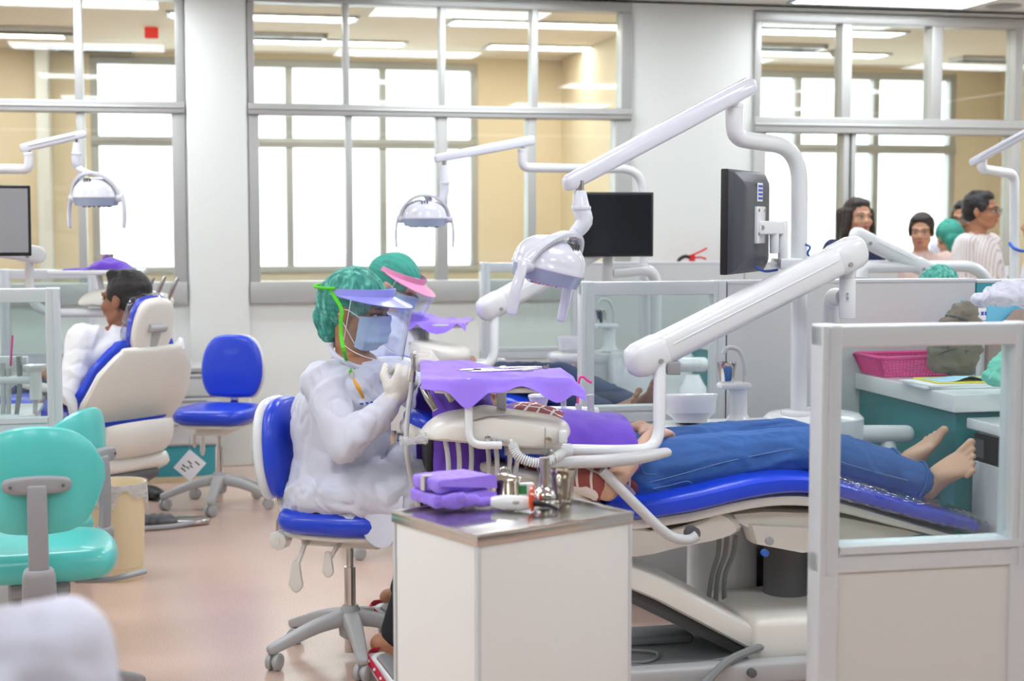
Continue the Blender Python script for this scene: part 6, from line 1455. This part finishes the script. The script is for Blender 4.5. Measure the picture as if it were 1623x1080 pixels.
mf = nrmz((-.72, .7, 0)); mr = mf.cross(ZD)
mpel = P(168, 655, 6.68); mche = P(192, 572, 6.6); mnek = P(203, 520, 6.58); mC = P(198, 474, 6.55); mM = headM(mC, nrmz((-.93, .36, -.02)))
body = MB(); torso(body, mpel, mche, mnek, mr, mf, 0, 1.03); add_head(body, mM, mnek - ZD * .02, 1.02, .06)
shirt = MB(); torso(shirt, mpel - ZD * .04, mche, mnek - ZD * .005, mr, mf, .022, 1.04, .01); jn = MB(); mpel = mpel + mf * .05; jn.ell(mpel + mf * .05, (.14, .14, .1))
for q in (-1, 1):
    s0 = mche + ZD * .105 + mr * q * .185; el = s0 - ZD * .2 + mr * q * .07 + mf * .12; wr = el + mf * .22 + ZD * .02 - mr * q * .06
    if q < 0: el = P(112, 622, 6.4); wr = P(78, 594, 6.6)
    hp = mpel + mr * q * .09; kn = hp + mf * .44 + ZD * .06; an = kn + mf * .3 - ZD * .16
    limb(body, [lerp(mnek, s0, .4) - ZD * .03, s0, el, wr], [.055, .05, .04, .029]); hand(body, wr, mf, -ZD, -mr * q * -1, curl=(.3, .4, .3)); limb(body, [hp, kn, an], [.085, .06, .04]); foot(body, an, nrmz(mf * .5 + ZD * .8), nrmz(mf * .8 - ZD * .5), mr * -q, 1, False)
    limb(shirt, [lerp(mnek, s0, .4) - ZD * .04, s0, el, lerp(el, wr, .6)], [.062, .066, .056, .045]); limb(jn, [hp, kn, lerp(kn, an, .93)], [.1, .078, .06])
obw('body', reme(body, .007, 2), 'skin_dark', MN); obw('shirt', reme(shirt, .008, 2, folds(.007, 8, (1, 1, .6), 3)), 'shirt_white', MN); obw('jeans', reme(jn, .009, 2, folds(.004, 10)), 'denim_dark', MN)
hair(MN, mM, 'short', 'hair', 1.03); face(MN, mM, 1.02, 'lips', True)
wq = P(80, 594, 6.6); obj('watch', MB().tube([wq + V3((.031 * math.cos(a) * .4, .02 * math.cos(a), .034 * math.sin(a))) for a in (2 * PI * i / 16 for i in range(17))], .006, 8), 'steel_warm', MN, True)
# ---- left unit behind and beside him
uL = thing('delivery_unit', 'delivery unit of the left bay with console and tray behind the man\'s head', 'delivery unit', FLOORP(-60, 6.7), 0, 'delivery units')
big_arm(uL, P(-170, 372, 6.5), P(60, 404, 6.75), .072)
obj('swing_tube', MB().tube(bendpath(TP([(47, 405, 6.75), (47, 496, 6.8), (170, 496, 7.0)]), .14, 8), .02, 18), 'white_plastic', uL, True)
obj('post', MB().cyl(P(-170, 372, 6.5), V3((P(-170, 372, 6.5).x, P(-170, 372, 6.5).y, 0)), .03, 16), 'white_plastic', uL, True)
console(uL, P(200, 476, 7.05), math.radians(10), .98, False)
for k, (x, y) in enumerate(((244, 440), (262, 438), (282, 440))): obj('handpiece', MB().tube(TP([(x - 18, y + 42, 7.0), (x - 8, y + 18, 7.0), (x, y, 7.0)]), [.008, .011, .007], 12, 3), 'steel', uL, True)
tcl = P(155, 431, 7.05); MtL = Matrix.Translation(tcl) @ Matrix.Rotation(.1, 4, 'Z')
obj('tray', MB().pad([(-.2, -.12), (.2, -.12), (.21, -.1), (.21, .1), (.2, .12), (-.2, .12), (-.21, .1), (-.21, -.1)], .02, .009, 0, MtL, 1), 'white_plastic', uL, True)
obj('tray_post', MB().cyl(tcl, P(170, 490, 7.05), .014, 12), 'white_plastic', uL, True)
def cloth3(u, v):
    x = -.14 + .3 * u; y = -.1 + .2 * v
    return MtL @ V3((x, y, .014 + .05 * max(0, math.sin((u - .3) * 4.4)) * math.sin(PI * v) ** .5 * (1 if u > .3 else 0) + .008 * noise.noise(V3((u * 8, v * 6, 2)))))
solo('tray_cover', MB().sheet(cloth3, 36, 20, .002), 'purple_deep', 'crumpled purple cloth on the tray above the man\'s head', 'cloth')
sc_ = P(168, 424, 7.12); t = tag(obj('steel_cup', cup_lathe(.022, .0325, .068, 0), 'steel_warm'), 'small cup on the left tray behind the purple cloth', 'cup', 'steel cups'); t.location = MtL @ V3((.03, .07, .012))
monitor('grey-framed monitor cut off by the left edge', P(-22, 350, 6.45), math.radians(200), .36, .3, scr='mid_grey', tilt=-.12)  # mid-grey screen colour stands in for the reflection on a dark screen
dental_light('operating light of the left bay in front of the left window', [P(-70, 600, 6.6), P(-70, 268, 6.6), P(46, 268, 6.45), P(46, 246, 6.45)], .021, [P(44, 233, 6.45), P(126, 214, 6.4)], .038, P(46, 236, 6.45),
             [P(121, 226, 6.4), P(121, 244, 6.4), P(121, 258, 6.4), P(126, 268, 6.4)], P(153, 314, 6.36), math.radians(-14), .92, bendr=.07, foot=1)
# ---- holder with cup, suction hoses and pink ejector beside the left screen
t = thing('assistant_holder', 'holder with white cup, suction hoses and pink saliva ejector at the left edge', 'instrument holder', FLOORP(-20, 5.6))
yb = 5.55
obj('bar', MB().tube(TP([(-60, 604, yb), (50, 602, yb)]), .017, 16), 'white_plastic', t, True); obj('bar_post', MB().cyl(P(-40, 604, yb), V3((P(-40, 604, yb).x, yb, 0)), .02, 14), 'white_plastic', t, True)
obj('back_plate', MB().box(-.17, .1, 0, .02, -.03, .03, Matrix.Translation(P(0, 578, yb + .05)), .004), 'white_plastic', t, True)
obj('cup', MB().lathe([(.02, -.1), (.022, -.09), (.022, -.02), (.024, -.015), (.045, .0), (.047, .008), (.044, .008), (.02, -.01)], 24, Matrix.Translation(P(56, 582, yb))).lathe([(.02, -.1), (.022, -.1), (.022, -.06)], 20, Matrix.Translation(P(56, 590, yb))), 'white_plastic', t, True)
obj('saliva_ejector', MB().tube(TP([(17, 580, yb), (18, 560, yb), (20, 532, yb)]), .0042, 8), 'pink', t, True)
for (x, y0, m) in ((4, 575, 'grey_arm'), (13, 585, 'grey_arm'), (30, 565, 'mid_grey'), (56, 620, 'grey_arm')):
    obj('suction_hose', MB().tube(TP([(x, y0, yb), (x + (1 if x < 40 else 0), 620, yb), (x - (8 if x == 30 else 1), 690, yb + .02), (x - 10, 760, yb + .05)]), [.011, .009, .009, .009], 12, 4), m, t, True)
# white cabinet end at the left edge
cl_ = P(30, 662, 5.45); t = thing('instrument_cabinet', 'white cabinet end behind the teal chairs at the left edge', 'cabinet', V3((cl_.x - .25, cl_.y + .2, 0)), ANG)
obj('body', MB().box(-.24, .24, -.18, .18, .05, cl_.z - .02, None, .004), 'laminate', t); obj('worktop', MB().box(-.25, .25, -.19, .19, cl_.z - .02, cl_.z, None, .004), 'white_plastic', t); obj('plinth', MB().box(-.22, .22, -.16, .16, 0, .05), 'mid_grey', t)
# ---- teal chairs
c1 = V3(((52 - CX) * 4.26 / FPX, 4.26, 0)); teal_chair(c1, math.radians(107), 'nearest teal task chair at the left edge, seen from behind', .5)
c2_ = V3(((160 - CX) * 4.78 / FPX - .30, 4.8, 0)); teal_chair(c2_, math.radians(166), 'second teal task chair, turned sideways beside the waste bin', 1.0, .43)
# ---- waste bin
tb = thing('waste_bin', 'beige waste bin with a clear liner behind the teal chairs', 'bin', FLOORP(182, 5.98))
obj('body', MB().lathe([(.094, 0), (.097, .01), (.097, .05), (.099, .052), (.108, .36), (.114, .365), (.114, .385), (.106, .385), (.1, .36), (.09, .02), (.01, .015)], 36), 'beige_bin', tb)
def liner(u, v):
    a = 2 * PI * u; dr = .07 + .035 * math.sin(a * 3 + 1) + .02 * math.sin(a * 7)
    return V3((math.cos(a) * (.1165 + .004 * math.sin(a * 11) * v), math.sin(a) * (.1165 + .004 * math.sin(a * 11) * v), .388 - dr * v))
obj('liner', MB().sheet(liner, 60, 6, .0008), 'liner', tb)
# ---- blue stool by the wall, tag on a string
bs = FLOORP(345, 7.5)
blue_stool(bs, math.radians(261), 'empty blue stool by the back wall with a paper tag', math.radians(200), .47)
tg = thing('paper_tag', 'white paper tag hanging on a string from the empty blue stool', 'tag', P(301, 738, 7.25), .2)
Mg = Matrix.Rotation(math.radians(42), 4, 'Y')
obj('card', MB().box(-.052, .052, -.001, .001, -.058, .058, Mg), 'paper', tg); obj('string', MB().tube([V3((.0, 0, .07)), V3((0, 0, .14))], .0015, 6), 'mid_grey', tg)
for i, (x, z, w_) in enumerate(((-.01, .01, .012), (.008, .0, .009), (-.02, -.02, .01), (.02, .03, .014), (-.01, -.035, .014), (.0, -.015, .008))): obj('print_mark', MB().box(x - w_, x + w_, -.0018, -.001, z - .003, z + .003, Mg), 'ink_dark', tg)
# ---- wall cabinet with teal plinth
kc = FLOORP(268, 8.35); t = thing('drawer_cabinet', 'low white drawer cabinet with teal base against the back wall behind the man', 'cabinet', kc, ANG)
obj('body', MB().box(-.27, .27, -.16, .16, .2, .6, None, .003), 'panel_grey', t); obj('worktop', MB().box(-.28, .28, -.18, .17, .6, .625, None, .004), 'grey_plastic', t)
for i in range(3): 
    d_ = obj('drawer', MB().box(-.265, .265, -.178, -.161, .21 + i * .13, .33 + i * .13, None, .003), 'panel_grey', t); obj('handle', MB().box(-.2, .2, -.186, -.178, .31 + i * .13, .318 + i * .13), 'mid_grey', d_)
obj('plinth', MB().box(-.26, .26, -.15, .15, 0.02, .2), 'teal_kick', t); obj('plinth_edge', MB().box(-.27, .27, -.16, .16, 0, .03), 'beige_bin', t)
t = thing('pink_cup', 'pink paper cup with white tissue on the low drawer cabinet', 'cup', kc + V3((.04, 0, .626)))
obj('cup', MB().lathe([(.035, 0), (.036, .003), (.048, .085), (.046, .085), (.033, .006)], 24), 'pink', t); obj('tissue', reme(MB().ell((.01, 0, .09), (.035, .03, .03)).ell((.025, 0, .12), (.018, .02, .03)), .006, 1, folds(.006, 30)), 'paper', t)
solo('mint_hose', MB().tube(TP([(262, 598, 8.05), (270, 612, 8.05), (276, 640, 8.05), (268, 652, 8.05), (256, 640, 8.05), (252, 618, 8.05), (262, 600, 8.06), (278, 610, 8.06), (280, 640, 8.06), (270, 655, 8.06)]), .011, 8, 5), 'mint', 'mint green coiled tubing hanging beside the man\'s chair', 'tubing')
# ---- foot control
fc = FLOORP(262, 7.05); t = thing('foot_control', 'dark foot control with metal plate and grey hose on the floor', 'foot control', fc, .1)
obj('pedal', reme(MB().box(-.14, .05, -.06, .06, .004, .03, None, .01).ell((-.05, 0, .03), (.09, .05, .022)), .006, 1, lambda c, n: .003 * math.sin(c.x * 160)), 'dark_grey', t)
obj('plate', MB().pad([(.03, -.05), (.14, -.06), (.19, -.02), (.19, .03), (.13, .06), (.03, .05)], .025, .01, .004, Matrix.Translation((0, 0, .014)), 3), 'steel', t)
obj('hose', MB().tube([V3((.12, -.05, .015)), V3((.05, -.1, .012)), V3((-.05, -.14, .012)), V3((-.2, -.17, .012))], .012, 10, 5), 'grey_plastic', t)
solo('rubber_pedal', MB().strip([FLOORP(222, 7.75) + ZD * .035, FLOORP(236, 7.7) + ZD * .035, FLOORP(250, 7.65) + ZD * .03], [.07, .09, .07], [.06, .068, .04], V3((0, 1, 0)), 16, .7, 3), 'black', 'black rubber foot pedal on the floor beside the waste bin', 'pedal')
